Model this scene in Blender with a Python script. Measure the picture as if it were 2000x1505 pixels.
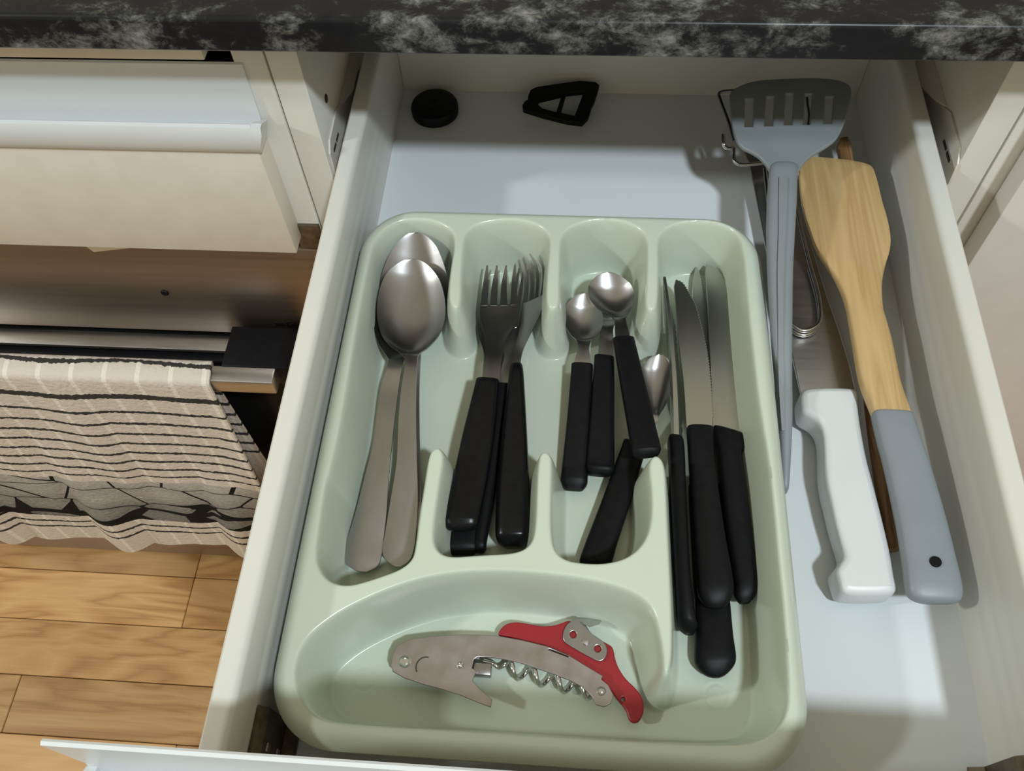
import bpy, bmesh, math, random
import numpy as np
from mathutils import Vector, Matrix
R = math.radians
random.seed(4)
scn = bpy.context.scene
for o in list(bpy.data.objects): bpy.data.objects.remove(o)
COL = scn.collection

# ------------------------------------------------------------ camera, world, lamps, exposure
cam = bpy.data.objects.new('camera', bpy.data.cameras.new('camera'))
COL.objects.link(cam)
cam.location = (0.14875, -0.5843, 0.49086)
cam.rotation_euler = (0.54982, 0.036595, 0.068189)
cam.data.sensor_fit = 'HORIZONTAL'; cam.data.sensor_width = 36
cam.data.lens = 1705.94 * 36 / 2000
cam.data.clip_start = .01
scn.camera = cam
w = bpy.data.worlds.new('world'); scn.world = w; w.use_nodes = True
w.node_tree.nodes['Background'].inputs[0].default_value = (1.0, .90, .66, 1)
w.node_tree.nodes['Background'].inputs[1].default_value = .50
def lamp(name, loc, power, col, rad):
    l = bpy.data.lights.new(name, 'POINT'); l.energy = power; l.color = col; l.shadow_soft_size = rad
    o = bpy.data.objects.new(name, l); o.location = loc; COL.objects.link(o)
lamp('ceiling_lamp', (.88, -1.45, 2.2), 180, (.82, .93, 1.0), .085)
lamp('ceiling_lamp.001', (-1.98, -.85, 1.6), 88, (.95, 1.0, .97), .075)
vs = scn.view_settings
scn.display_settings.display_device = 'sRGB'
vs.view_transform = 'Standard'; vs.look = 'None'; vs.gamma = 1; vs.exposure = 0.0; vs.use_curve_mapping = False

# ------------------------------------------------------------ helpers
def link(name, me, mat, parent=None):
    if mat is not None and not me.materials: me.materials.append(mat)
    o = bpy.data.objects.new(name, me); COL.objects.link(o)
    if parent is not None:
        r = parent
        while r.parent: r = r.parent
        off = r.location
        o.parent = parent
    else:
        vs_ = [v.co for v in me.vertices]
        c = sum(vs_, Vector()) / max(1, len(vs_)); off = Vector((c.x, c.y, min(v.z for v in vs_))); o.location = off
    me.transform(Matrix.Translation(-Vector(off)))
    return o
def tag(o, label, cat, group=None, kind=None):
    if label: o['label'] = label
    if cat: o['category'] = cat
    if group: o['group'] = group
    if kind: o['kind'] = kind
    return o
def thing(name, loc, label, cat, group=None):
    o = bpy.data.objects.new(name, None); COL.objects.link(o); o.location = loc; o.empty_display_size = .02
    return tag(o, label, cat, group)
def smooth(me, ang=35):
    me.shade_smooth()
    me.set_sharp_from_angle(angle=R(ang))
    return me
def fin(bm, ang=35):
    bmesh.ops.recalc_face_normals(bm, faces=bm.faces)
    me = bpy.data.meshes.new('m'); bm.to_mesh(me); bm.free()
    return smooth(me, ang)
def box(x0, x1, y0, y1, z0, z1, bev=.0008, seg=2):
    bm = bmesh.new(); bmesh.ops.create_cube(bm, size=1)
    for v in bm.verts:
        v.co = Vector(((x0 + x1) / 2 + v.co.x * (x1 - x0), (y0 + y1) / 2 + v.co.y * (y1 - y0), (z0 + z1) / 2 + v.co.z * (z1 - z0)))
    if bev: bmesh.ops.bevel(bm, geom=bm.edges[:], offset=bev, segments=seg, profile=.5, affect='EDGES')
    return fin(bm)
def prism(prof, axis, a, b, ang=35):
    # closed 2D profile extruded along axis: 'x' -> prof=(y,z); 'y' -> prof=(x,z)
    bm = bmesh.new()
    mk = (lambda p, t: (t, p[0], p[1])) if axis == 'x' else (lambda p, t: (p[0], t, p[1]))
    A = [bm.verts.new(mk(p, a)) for p in prof]; B = [bm.verts.new(mk(p, b)) for p in prof]
    n = len(prof)
    for i in range(n): bm.faces.new((A[i], A[(i + 1) % n], B[(i + 1) % n], B[i]))
    bm.faces.new(A[::-1]); bm.faces.new(B)
    return fin(bm, ang)
def crom(pts, sub, closed=False):
    P = np.array(pts, float); n = len(P); out = []
    rng = range(n) if closed else range(n - 1)
    for i in rng:
        if closed: p0, p1, p2, p3 = P[(i - 1) % n], P[i], P[(i + 1) % n], P[(i + 2) % n]
        else: p0, p1, p2, p3 = P[max(i - 1, 0)], P[i], P[i + 1], P[min(i + 2, n - 1)]
        for k in range(sub):
            t = k / sub
            out.append(.5 * ((2 * p1) + (p2 - p0) * t + (2 * p0 - 5 * p1 + 4 * p2 - p3) * t * t + (3 * p1 - p0 - 3 * p2 + p3) * t ** 3))
    if not closed: out.append(P[-1])
    return np.array(out)
def ribbon(st, mode='sheet', sub=4, n=12, expo=3.0, bm=None, tip=False):
    # stations (Lx,Ly,Lz,Rx,Ry,Rz,dish,thick): 'sheet' = dished plate, 'bar' = rounded solid grip
    S = crom(st, sub) if sub > 1 else np.array(st, float)
    if tip:   # round the free end: width grows with the square root of the distance from the tip
        a, b = np.array(st[0], float), S[2 * sub].copy(); head = []
        ca, cb = (a[:3] + a[3:6]) / 2, (b[:3] + b[3:6]) / 2; hb = (b[3:6] - b[:3]) / 2
        w1 = np.linalg.norm(S[sub][3:6] - S[sub][:3]) / np.linalg.norm(b[3:6] - b[:3])
        f1 = np.linalg.norm((S[sub][:3] + S[sub][3:6]) / 2 - ca) / (np.linalg.norm(cb - ca) + 1e-9); ex = min(.62, max(.5, math.log(w1) / math.log(f1)))
        for k in range(10):
            u = ((k + .35) / 10) ** 2; c_ = ca + (cb - ca) * u; h_ = hb * u ** ex
            head.append(np.r_[c_ - h_, c_ + h_, a[6] + (b[6] - a[6]) * u ** (2 * ex), b[7]])
        S = np.vstack([head, S[2 * sub:]])
    own = bm is None
    if own: bm = bmesh.new()
    rings = []
    for s in S:
        L, Rr, dish, th = s[:3], s[3:6], s[6], max(s[7], .0003)
        c = (L + Rr) / 2; h = (Rr - L) / 2; ring = []
        if mode == 'sheet':
            for k in range(n + 1):
                u = -1 + 2 * k / n; ring.append(c + h * u + np.array((0, 0, dish * (u * u - 1))))
            for k in range(n + 1):
                u = 1 - 2 * k / n; ring.append(c + h * u * (1 - .0 * th) + np.array((0, 0, dish * (u * u - 1) - th)))
        else:
            for k in range(2 * n):
                a = math.pi * k / n
                ca, sa = math.cos(a), math.sin(a)
                u = -math.copysign(abs(ca) ** (2 / expo), ca); v = math.copysign(abs(sa) ** (2 / expo), sa)
                ring.append(c + h * u + np.array((0, 0, v * th / 2)))
        rings.append([bm.verts.new(p) for p in ring])
    m = len(rings[0])
    for a, b in zip(rings, rings[1:]):
        for i in range(m): bm.faces.new((a[i], a[(i + 1) % m], b[(i + 1) % m], b[i]))
    bm.faces.new(rings[0][::-1]); bm.faces.new(rings[-1])
    return fin(bm, 50) if own else bm
def tube(pts, r, sub=6, closed=False, seg=8, bm=None):
    P = crom(pts, sub, closed) if sub > 1 else np.array(pts, float)
    own = bm is None
    if own: bm = bmesh.new()
    n = len(P); rings = []; up = Vector((.31, .2, .93)).normalized()
    for i in range(n):
        if closed: d = P[(i + 1) % n] - P[i - 1]
        else: d = P[min(i + 1, n - 1)] - P[max(i - 1, 0)]
        d = Vector(d).normalized(); s = d.cross(up).normalized(); up = s.cross(d).normalized()
        rr = r[min(i * len(r) // n, len(r) - 1)] if isinstance(r, (list, tuple)) else r
        rings.append([bm.verts.new(Vector(P[i]) + (s * math.cos(a) + up * math.sin(a)) * rr) for a in [2 * math.pi * k / seg for k in range(seg)]])
    for i in range(n if closed else n - 1):
        a, b = rings[i], rings[(i + 1) % n]
        for k in range(seg): bm.faces.new((a[k], a[(k + 1) % seg], b[(k + 1) % seg], b[k]))
    if not closed: bm.faces.new(rings[0][::-1]); bm.faces.new(rings[-1])
    return fin(bm, 60) if own else bm
def plate(outline, holes, z, th, bev=.0004, tilt=None):
    cu = bpy.data.curves.new('c', 'CURVE'); cu.dimensions = '2D'; cu.fill_mode = 'BOTH'
    for poly in [outline] + holes:
        sp = cu.splines.new('POLY'); sp.points.add(len(poly) - 1); sp.use_cyclic_u = True
        for p, q in zip(sp.points, poly): p.co = (q[0], q[1], 0, 1)
    cu.extrude = th / 2 - bev; cu.bevel_depth = bev; cu.offset = -bev; cu.bevel_resolution = 2
    ob = bpy.data.objects.new('c', cu); COL.objects.link(ob)
    dg = bpy.context.evaluated_depsgraph_get()
    me = bpy.data.meshes.new_from_object(ob.evaluated_get(dg))
    bpy.data.objects.remove(ob); bpy.data.curves.remove(cu)
    z0, y0, s = tilt or (z, 0, 0)
    for v in me.vertices: v.co.z += (z0 + s * (v.co.y - y0))
    me.materials.clear()
    return smooth(me, 40)
def lathe(c, prof, seg=40, tilt=None):
    bm = bmesh.new(); rings = []
    for r, z in prof:
        rings.append([bm.verts.new((c[0] + r * math.cos(2 * math.pi * k / seg), c[1] + r * math.sin(2 * math.pi * k / seg), c[2] + z)) for k in range(seg)])
    for a, b in zip(rings, rings[1:]):
        for k in range(seg): bm.faces.new((a[k], a[(k + 1) % seg], b[(k + 1) % seg], b[k]))
    bm.faces.new(rings[0][::-1]); bm.faces.new(rings[-1])
    return fin(bm, 30)
def circ(c, r, n=20): return [(c[0] + r * math.cos(2 * math.pi * k / n), c[1] + r * math.sin(2 * math.pi * k / n)) for k in range(n)]
def rnd(poly, it=2):
    P = np.array(poly, float)
    for _ in range(it):
        Q = np.roll(P, -1, 0); P = np.stack([P * .75 + Q * .25, P * .25 + Q * .75], 1).reshape(-1, P.shape[1])
    return P

# ------------------------------------------------------------ materials
def N(nt, t, **kw):
    n = nt.nodes.new(t)
    for k, v in kw.items():
        if k in n.inputs: n.inputs[k].default_value = v
        else: setattr(n, k, v)
    return n
def base(name, col, rough=.5, metal=0.0, spec=.5):
    m = bpy.data.materials.new(name); m.use_nodes = True
    b = m.node_tree.nodes['Principled BSDF']
    b.inputs['Base Color'].default_value = (*col, 1); b.inputs['Roughness'].default_value = rough
    b.inputs['Metallic'].default_value = metal; b.inputs['Specular IOR Level'].default_value = spec
    return m, m.node_tree, b
def coords(nt, scale=(1, 1, 1), kind='Object'):
    t = N(nt, 'ShaderNodeTexCoord'); mp = N(nt, 'ShaderNodeMapping'); mp.inputs['Scale'].default_value = scale
    nt.links.new(t.outputs[kind], mp.inputs['Vector']); return mp.outputs[0]
def ramp(nt, fac, stops):
    r = N(nt, 'ShaderNodeValToRGB'); e = r.color_ramp.elements
    while len(e) < len(stops): e.new(.5)
    for el, (p, c) in zip(e, stops): el.position = p; el.color = (*c, 1)
    nt.links.new(fac, r.inputs[0]); return r.outputs[0]
def noise(nt, vec, scale, detail=4, rough=.5, dist=0):
    n = N(nt, 'ShaderNodeTexNoise'); n.inputs['Scale'].default_value = scale; n.inputs['Detail'].default_value = detail
    n.inputs['Roughness'].default_value = rough; n.inputs['Distortion'].default_value = dist
    nt.links.new(vec, n.inputs['Vector']); return n.outputs[0]
def bump(nt, b, h, strength=.1, dist=.001):
    n = N(nt, 'ShaderNodeBump'); n.inputs['Strength'].default_value = strength; n.inputs['Distance'].default_value = dist
    nt.links.new(h, n.inputs['Height']); nt.links.new(n.outputs[0], b.inputs['Normal'])
def tone(name, c1, c2, rough=.5, metal=0., scale=60, sc=(1, 1, 1), spec=.5, bmp=0, rr=None):
    m, nt, b = base(name, c1, rough, metal, spec)
    f = noise(nt, coords(nt, sc), scale, 4)
    nt.links.new(ramp(nt, f, [(.3, c1), (.7, c2)]), b.inputs['Base Color'])
    if rr:
        mr = N(nt, 'ShaderNodeMapRange'); mr.inputs['To Min'].default_value = rr[0]; mr.inputs['To Max'].default_value = rr[1]
        nt.links.new(f, mr.inputs[0]); nt.links.new(mr.outputs[0], b.inputs['Roughness'])
    if bmp: bump(nt, b, f, bmp)
    return m
M = {}
M['white'] = tone('white_laminate', (.60, .585, .53), (.66, .645, .59), .42, scale=9, bmp=.02)
M['side'] = tone('drawer_side_foil', (.60, .59, .54), (.66, .65, .60), .38, scale=14, sc=(1, .2, 1))
M['bottom'] = tone('drawer_bottom_board', (.62, .655, .68), (.65, .685, .71), .42, scale=7)
M['cream'] = tone('cream_front', (.62, .57, .49), (.67, .62, .54), .5, scale=40, bmp=.06)
M['pink'] = tone('pale_front', (.60, .565, .545), (.65, .61, .59), .5, scale=25)
M['pull'] = tone('satin_pull', (.60, .62, .63), (.66, .68, .69), .3, scale=12, sc=(.1, 1, 1))
M['runner'] = tone('runner_enamel', (.62, .60, .55), (.68, .66, .6), .4, scale=50)
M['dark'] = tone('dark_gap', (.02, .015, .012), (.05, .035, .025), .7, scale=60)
M['rust'] = tone('brown_bracket', (.075, .055, .035), (.17, .14, .10), .35, .6, scale=120)
M['green'] = tone('pale_green_plastic', (.505, .565, .47), (.53, .59, .495), .22, scale=8, spec=.5)
M['black'] = tone('black_plastic', (.005, .005, .006), (.007, .007, .008), .45, scale=200, spec=.14)
M['blackgloss'] = tone('black_plastic_gloss', (.004, .004, .005), (.006, .006, .007), .26, scale=200, spec=.2)
M['steel'] = tone('satin_steel', (.33, .32, .325), (.39, .38, .38), .3, 1., scale=50, sc=(1, .3, 1), rr=(.24, .36))
M['steel2'] = tone('worn_steel', (.36, .32, .31), (.43, .39, .38), .4, 1., scale=90, rr=(.32, .48))
M['chrome'] = tone('bright_wire', (.62, .61, .60), (.68, .67, .66), .15, 1., scale=50)
M['blade'] = tone('blade_steel', (.45, .46, .43), (.51, .52, .49), .3, 1., scale=40, sc=(1, .1, 1), rr=(.25, .36))
M['brushed'] = tone('brushed_steel', (.52, .51, .51), (.60, .59, .59), .3, 1., scale=300, sc=(.08, 1, 1), rr=(.26, .40))
M['stainless'] = tone('oven_stainless', (.33, .265, .215), (.38, .31, .255), .4, 1., scale=200, sc=(.02, 1, 1), rr=(.36, .46))
M['red'] = tone('red_enamel', (.25, .008, .014), (.29, .010, .017), .4, scale=50)
M['grey'] = tone('grey_silicone', (.19, .215, .225), (.215, .24, .25), .5, scale=40)
M['grip'] = tone('grey_grip', (.20, .225, .25), (.22, .245, .27), .45, scale=40)
M['whiteplastic'] = tone('white_plastic', (.60, .625, .63), (.63, .655, .66), .4, scale=30)
M['glass'] = tone('black_glass', (.005, .005, .005), (.007, .007, .007), .2, scale=10, spec=.12)
M['paper'] = tone('paper', (.72, .62, .48), (.78, .68, .54), .7, scale=50)
def wood(name, cols, sc, rough=.45, rnd_obj=False, grain=7.0, axis=0):
    m, nt, b = base(name, cols[1], rough)
    v = coords(nt, sc)
    if rnd_obj:
        oi = N(nt, 'ShaderNodeObjectInfo'); vm = N(nt, 'ShaderNodeVectorMath', operation='MULTIPLY_ADD')
        cx = N(nt, 'ShaderNodeCombineXYZ'); nt.links.new(oi.outputs['Random'], cx.inputs[0]); nt.links.new(oi.outputs['Random'], cx.inputs[1])
        vm.inputs[1].default_value = (37, 53, 0); nt.links.new(cx.outputs[0], vm.inputs[0]); nt.links.new(v, vm.inputs[2]); v = vm.outputs[0]
    n1 = noise(nt, v, grain * .22, 3, .5, .6)
    wv = N(nt, 'ShaderNodeMath', operation='MULTIPLY'); wv.inputs[1].default_value = 15
    nt.links.new(n1, wv.inputs[0]); sn = N(nt, 'ShaderNodeMath', operation='PINGPONG'); sn.inputs[1].default_value = 1
    nt.links.new(wv.outputs[0], sn.inputs[0])
    mp = N(nt, 'ShaderNodeVectorMath', operation='MULTIPLY'); mp.inputs[1].default_value = (.25, 3, 3) if axis == 0 else (3, .25, 3); nt.links.new(v, mp.inputs[0])
    n2 = noise(nt, mp.outputs[0], grain * 2.2, 4, .6)
    mx = N(nt, 'ShaderNodeMix'); mx.data_type = 'FLOAT'; mx.inputs[0].default_value = .5
    nt.links.new(sn.outputs[0], mx.inputs[2]); nt.links.new(n2, mx.inputs[3])
    c = ramp(nt, mx.outputs[0], [(.12, cols[0]), (.45, cols[1]), (.85, cols[2])])
    if rnd_obj:
        hs = N(nt, 'ShaderNodeHueSaturation'); mr = N(nt, 'ShaderNodeMapRange'); mr.inputs['To Min'].default_value = .78; mr.inputs['To Max'].default_value = 1.15
        nt.links.new(oi.outputs['Random'], mr.inputs[0]); nt.links.new(mr.outputs[0], hs.inputs['Value']); nt.links.new(c, hs.inputs['Color']); c = hs.outputs[0]
    nt.links.new(c, b.inputs['Base Color']); bump(nt, b, n2, .05)
    return m
M['oak'] = wood('oak_plank', [(.34, .165, .055), (.50, .275, .105), (.60, .36, .155)], (1.5, 9, 9), .35, True)
M['bamboo'] = wood('bamboo', [(.40, .255, .105), (.49, .325, .145), (.55, .385, .185)], (70, 3, 70), .5, False, 3, 1)
M['brownwood'] = wood('brown_wood', [(.13, .06, .025), (.24, .125, .05), (.32, .18, .08)], (60, 8, 60), .5, False, 4, 1)
# black marbled laminate
m, nt, b = base('marbled_laminate', (.02, .02, .022), .32, 0, .22)
v = coords(nt, (1, 1.3, 1.3))
big = noise(nt, v, 17, 2, .5, .6); fine = noise(nt, v, 90, 10, .78, .3); mid = noise(nt, v, 30, 6, .6, 1.0)
a1 = N(nt, 'ShaderNodeMath', operation='MULTIPLY_ADD'); a1.inputs[1].default_value = .7; nt.links.new(big, a1.inputs[0]); nt.links.new(fine, a1.inputs[2])
a2 = N(nt, 'ShaderNodeMath', operation='MULTIPLY_ADD'); a2.inputs[1].default_value = .5; nt.links.new(mid, a2.inputs[0]); nt.links.new(a1.outputs[0], a2.inputs[2])
mr = N(nt, 'ShaderNodeMapRange'); mr.inputs['From Min'].default_value = .7; mr.inputs['From Max'].default_value = 1.7; nt.links.new(a2.outputs[0], mr.inputs[0])
nt.links.new(ramp(nt, mr.outputs[0], [(.0, (.006, .006, .008)), (.40, (.012, .012, .014)), (.47, (.045, .045, .044)), (.56, (.12, .118, .112)), (.67, (.24, .235, .225)), (.84, (.38, .37, .355))]), b.inputs['Base Color'])
M['marble'] = m
# terry towel: UV.x across (m), UV.y drop from crest (m)
m, nt, b = base('striped_towel', (.7, .62, .52), .9, spec=.1)
uv = N(nt, 'ShaderNodeUVMap'); sx = N(nt, 'ShaderNodeSeparateXYZ'); nt.links.new(uv.outputs[0], sx.inputs[0])
def mth(op, a, c=None, d=None):
    n = N(nt, 'ShaderNodeMath', operation=op)
    for i, q in enumerate((a, c, d)):
        if q is None: continue
        if isinstance(q, (int, float)): n.inputs[i].default_value = q
        else: nt.links.new(q, n.inputs[i])
    return n.outputs[0]
fz = noise(nt, uv.outputs[0], 220, 3); V = mth('ADD', sx.outputs[1], mth('MULTIPLY', mth('SUBTRACT', fz, .5), .005)); U = sx.outputs[0]
V = mth('ADD', V, mth('MULTIPLY', mth('SINE', mth('MULTIPLY', U, 47)), .0016))
def band(lo, hi): return mth('MULTIPLY', mth('GREATER_THAN', V, lo), mth('LESS_THAN', V, hi))
stripes = None
for lo, hi in [(-.009, -.005), (.031, .039), (.060, .064), (.081, .085), (.101, .105), (.120, .124), (.139, .143), (.157, .161), (.175, .179), (.192, .195), (.326, .330), (.342, .346), (-.09, -.085), (-.07, -.065), (-.05, -.045), (-.13, -.125), (-.11, -.105), (-.15, -.145), (-.17, -.165), (-.19, -.185)]:
    s_ = band(lo, hi); stripes = s_ if stripes is None else mth('MAXIMUM', stripes, s_)
vo = N(nt, 'ShaderNodeTexVoronoi'); vo.feature = 'DISTANCE_TO_EDGE'
vm = N(nt, 'ShaderNodeMapping'); vm.inputs['Scale'].default_value = (13, 30, 1); nt.links.new(uv.outputs[0], vm.inputs[0]); nt.links.new(vm.outputs[0], vo.inputs['Vector']); vo.inputs['Scale'].default_value = 1; vo.inputs['Randomness'].default_value = .6
vc = N(nt, 'ShaderNodeTexVoronoi'); nt.links.new(vm.outputs[0], vc.inputs['Vector']); vc.inputs['Scale'].default_value = 1; vc.inputs['Randomness'].default_value = .6
gap = mth('GREATER_THAN', vo.outputs['Distance'], mth('ADD', mth('MULTIPLY', mth('MAXIMUM', mth('SUBTRACT', V, .27), .0), 5.0), .02))
gr = mth('MULTIPLY', mth('ADD', mth('MULTIPLY', vc.outputs['Distance'], -.16), mth('ADD', mth('MULTIPLY', fz, .25), mth('SUBTRACT', .36, mth('MULTIPLY', mth('SUBTRACT', V, .205), 2.6)))), gap)
peb = N(nt, 'ShaderNodeCombineXYZ')
for i, k in enumerate((1.0, .93, .86)): nt.links.new(mth('MULTIPLY', mth('ADD', gr, .012), k), peb.inputs[i])
def mix(f, a, c):
    n = N(nt, 'ShaderNodeMix'); n.data_type = 'RGBA'
    nt.links.new(f, n.inputs[0])
    for i, q in ((6, a), (7, c)):
        if isinstance(q, tuple): n.inputs[i].default_value = (*q, 1)
        else: nt.links.new(q, n.inputs[i])
    return n.outputs[2]
grid = mth('LESS_THAN', mth('ABSOLUTE', mth('SUBTRACT', mth('FRACT', mth('MULTIPLY', U, 34)), .5)), .07)
c = mix(grid, (.60, .53, .46), (.72, .66, .58))
c = mix(stripes, c, (.045, .04, .038))
c = mix(band(.207, .312), c, peb.outputs[0])
nt.links.new(c, b.inputs['Base Color'])
hgt = mth('ADD', mth('MULTIPLY', mth('ABSOLUTE', mth('SUBTRACT', mth('FRACT', mth('MULTIPLY', U, 34)), .5)), 1.0), mth('MULTIPLY', fz, .8))
bump(nt, b, hgt, .5, .003)
M['towel'] = m

# ------------------------------------------------------------ setting: floor of oak planks
ZF = -.72
fl = thing('floor', (0, 0, ZF), None, None); fl['kind'] = 'structure'
link('subfloor', box(-2.2, 2.2, -2.6, .45, ZF - .03, ZF - .012, 0), M['dark'], fl)
rows = [(-.6916,-.1657,-.72)[1], (-.6451,-.1942,-.72)[1], (-.6177,-.2673,-.72)[1], (-.589,-.3442,-.72)[1], (-.5607,-.4198,-.72)[1]]
step = (rows[1] - rows[4]) / 3
edges = [rows[1] + step * 4, rows[1] + step * 3, rows[1] + step * 2, rows[1] + step] + rows[1:] + [rows[4] - step * k for k in range(1, 10)]
joints = {4: [-.385], 5: [], 6: [(-.5912,-.3043,-.72)[0]], 7: [-1.0], 3: [-.385]}
for i in range(len(edges) - 1):
    js = joints.get(i, [-.9 + .37 * (i % 3)]); cuts = [-2.2] + sorted(set([js[0] - .95 if js else -1.3] + js + [(js[-1] if js else -.3) + .55 + .1 * (i % 3), .95 + .07 * (i % 4)])) + [2.2]
    for a, c_ in zip(cuts, cuts[1:]):
        link('plank', box(a + .0005, c_ - .0005, edges[i + 1] + .0005, edges[i] - .0005, ZF - .012, ZF + random.uniform(-.0003, .0003), .0009, 1), M['oak'], fl)

# ------------------------------------------------------------ countertop
CT0, CT1, CY = .1718, .1948, -.176
pr = []
for k in range(7):
    a = math.pi / 2 * k / 6; pr.append((CY + .003 - .003 * math.sin(a), CT1 - .003 + .003 * math.cos(a)))
pr = [(.46, CT1)] + pr + [(CY, CT0 + .002), (CY + .002, CT0), (.46, CT0)]
tag(link('countertop', prism(pr, 'x', -1.3, 1.4), M['marble']), 'black and grey marbled laminate countertop across the top of the picture', 'countertop')

# ------------------------------------------------------------ cabinets
YF = -.147
c0 = thing('base_cabinet', (.185, .1, ZF), 'off-white cabinet carcass the open cutlery drawer slides out of', 'cabinet')
sp = link('side_panel', box(-.0445, -.0245, YF, .44, ZF, CT0 - .001), M['white'], c0)
tag(link('screw_hole', lathe((0, 0, 0), [(.0001, 0), (.003, 0), (.003, .0006), (.0001, .0006)], 16), M['dark'], sp), 'dark screw hole', None)
sp.children[0].data.transform(Matrix.Translation(c0.location)); 
sp.children[0].data.transform(Matrix.Translation(-c0.location))
hole = sp.children[0].data
hole.transform(Matrix.Translation(c0.location)); hole.transform(Matrix.Rotation(R(90), 4, 'Y')); hole.transform(Matrix.Translation(Vector((-.0245, -.119, .0918)) - c0.location))
link('side_panel', box(.395, .415, YF, .44, ZF, CT0 - .001), M['white'], c0)
link('back_panel', box(-.0245, .395, .425, .44, ZF, CT0 - .001), M['white'], c0)
link('shelf', box(-.0245, .395, YF + .02, .425, -.19, -.172), M['white'], c0)
link('door', box(-.044, .414, -.166, YF - .001, ZF + .09, -.03), M['cream'], c0)
def runner(x, sgn, outline, flange):
    bm = bmesh.new(); t = .0012 * sgn
    A = [bm.verts.new((x, p[0], p[1])) for p in outline]; B = [bm.verts.new((x + t, p[0], p[1])) for p in outline]; n = len(A)
    bm.faces.new(A); bm.faces.new(B[::-1])
    for i in range(n): bm.faces.new((A[i], A[(i + 1) % n], B[(i + 1) % n], B[i]))
    # horizontal rolling flange reaching toward the drawer side
    F = [(x + sgn * dx, y, z) for dx, y, z in flange]
    G = [bm.verts.new(p) for p in F]; H = [bm.verts.new((p[0], p[1], p[2] - .0012)) for p in F]; k = len(G)
    bm.faces.new(G); bm.faces.new(H[::-1])
    for i in range(k): bm.faces.new((G[i], G[(i + 1) % k], H[(i + 1) % k], H[i]))
    return fin(bm, 30)
oL = [(.38, .030), (.38, .063), (-.041, .063), (-.083, .0624), (-.096, .068), (-.108, .0722), (-.136, .0705), (-.1425, .064), (-.1435, .044), (-.138, .030)]
rl = link('drawer_runner', runner(-.0243, 1, oL, [(0, .38, .0625), (.008, .38, .0625), (.008, -.045, .0625), (.0055, -.055, .0625), (.0055, -.075, .062), (.002, -.092, .066), (0, -.098, .068)]), M['runner'], c0)
tag(rl, 'white enamelled runner on the left', None)
for y in (-.121, -.131): link('slot', box(-.0233, -.0227, y - .004, y + .004, .058, .0605, .0002, 1), M['dark'], rl)
oR = [(.38, .030), (.38, .069), (-.044, .069), (-.085, .0725), (-.097, .0745), (-.108, .080), (-.140, .0795), (-.1475, .072), (-.1495, .056), (-.140, .030)]
rr_ = link('drawer_runner', runner(.3948, -1, oR, [(0, .38, .0685), (.0105, .38, .0685), (.0105, -.055, .0685), (.009, -.058, .0685), (.009, -.070, .069), (.004, -.088, .073), (0, -.098, .0765)]), M['runner'], c0)
tag(rr_, 'white enamelled runner on the right', None)
for y in (-.122, -.133): link('slot', box(.3931, .3938, y - .0045, y + .0045, .063, .0655, .0002, 1), M['dark'], rr_)

c1 = thing('base_cabinet', (.75, .1, ZF), 'neighbouring pale cabinet with a flat closed door at the right edge', 'cabinet')
link('side_panel', box(.4165, .4365, YF, .44, ZF, CT0 - .001), M['white'], c1)
link('side_panel', box(1.10, 1.12, YF, .44, ZF, CT0 - .001), M['white'], c1)
link('door', box(.4285, 1.12, -.166, YF - .001, ZF + .09, .158, .0012), M['pink'], c1)

c2 = thing('oven_housing', (-.38, .1, ZF), 'off-white cabinet carcass around the oven on the left', 'cabinet')
link('side_panel', box(-.0658, -.0458, YF, .44, ZF, CT0 - .001), M['white'], c2)
link('side_panel', box(-.70, -.68, YF, .44, ZF, CT0 - .001), M['white'], c2)
tag(link('edge_strip', box(-.0656, -.0459, -.1492, -.1466, -.048, -.003, .0004, 1), M['rust'], c2), 'brown worn edge strip', None)
link('top_rail', box(-.68, -.0785, -.157, -.1475, .1515, CT0 - .001), M['cream'], c2)
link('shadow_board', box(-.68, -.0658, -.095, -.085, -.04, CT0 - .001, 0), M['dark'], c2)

# ------------------------------------------------------------ drawer fronts share one pull section
def pull_section(f):
    return [(f + .0200, .142), (f + .0190, .1428), (f + .0175, .142), (f + .0168, .104), (f + .0150, .0965), (f + .0105, .0935), (f + .0055, .0945), (f + .0025, .0985), (f + .0015, .1095),
            (f - .0005, .1108), (f - .0030, .1100), (f - .0046, .1060), (f - .0048, .0990), (f - .0040, .0930), (f - .0020, .0885), (f + .0002, .0862), (f + .0200, .0862)]
def cap_section(f): return [(f + .0160, .100), (f + .0010, .1104), (f - .0030, .1102), (f - .0049, .1060), (f - .0050, .0990), (f - .0041, .0930), (f - .0020, .0884), (f + .0005, .0861), (f + .0160, .0861)]

def cap(f, xi, xo):
    me = prism(cap_section(f), 'x', xi, xo)
    for v in me.vertices:
        if abs(v.co.x - xo) < 1e-6: v.co.x = xi + (xo - xi) * min(1, max(.08, (v.co.z - .086) / .020))
    return me
d2 = thing('closed_drawer', (-.38, -.14, -.015), 'closed cream drawer above the oven with a full-width recessed pull', 'drawer')
f2 = -.166
link('front_panel', box(-.66, -.062, f2, f2 + .019, -.0155, .0862, .0007), M['cream'], d2)
link('pull_channel', prism(pull_section(f2), 'x', -.66, -.0605), M['pull'], d2)
tag(link('end_cap', cap(f2, -.0607, -.0535), M['pull'], d2), 'white plastic end cap of the pull', None)

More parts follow.
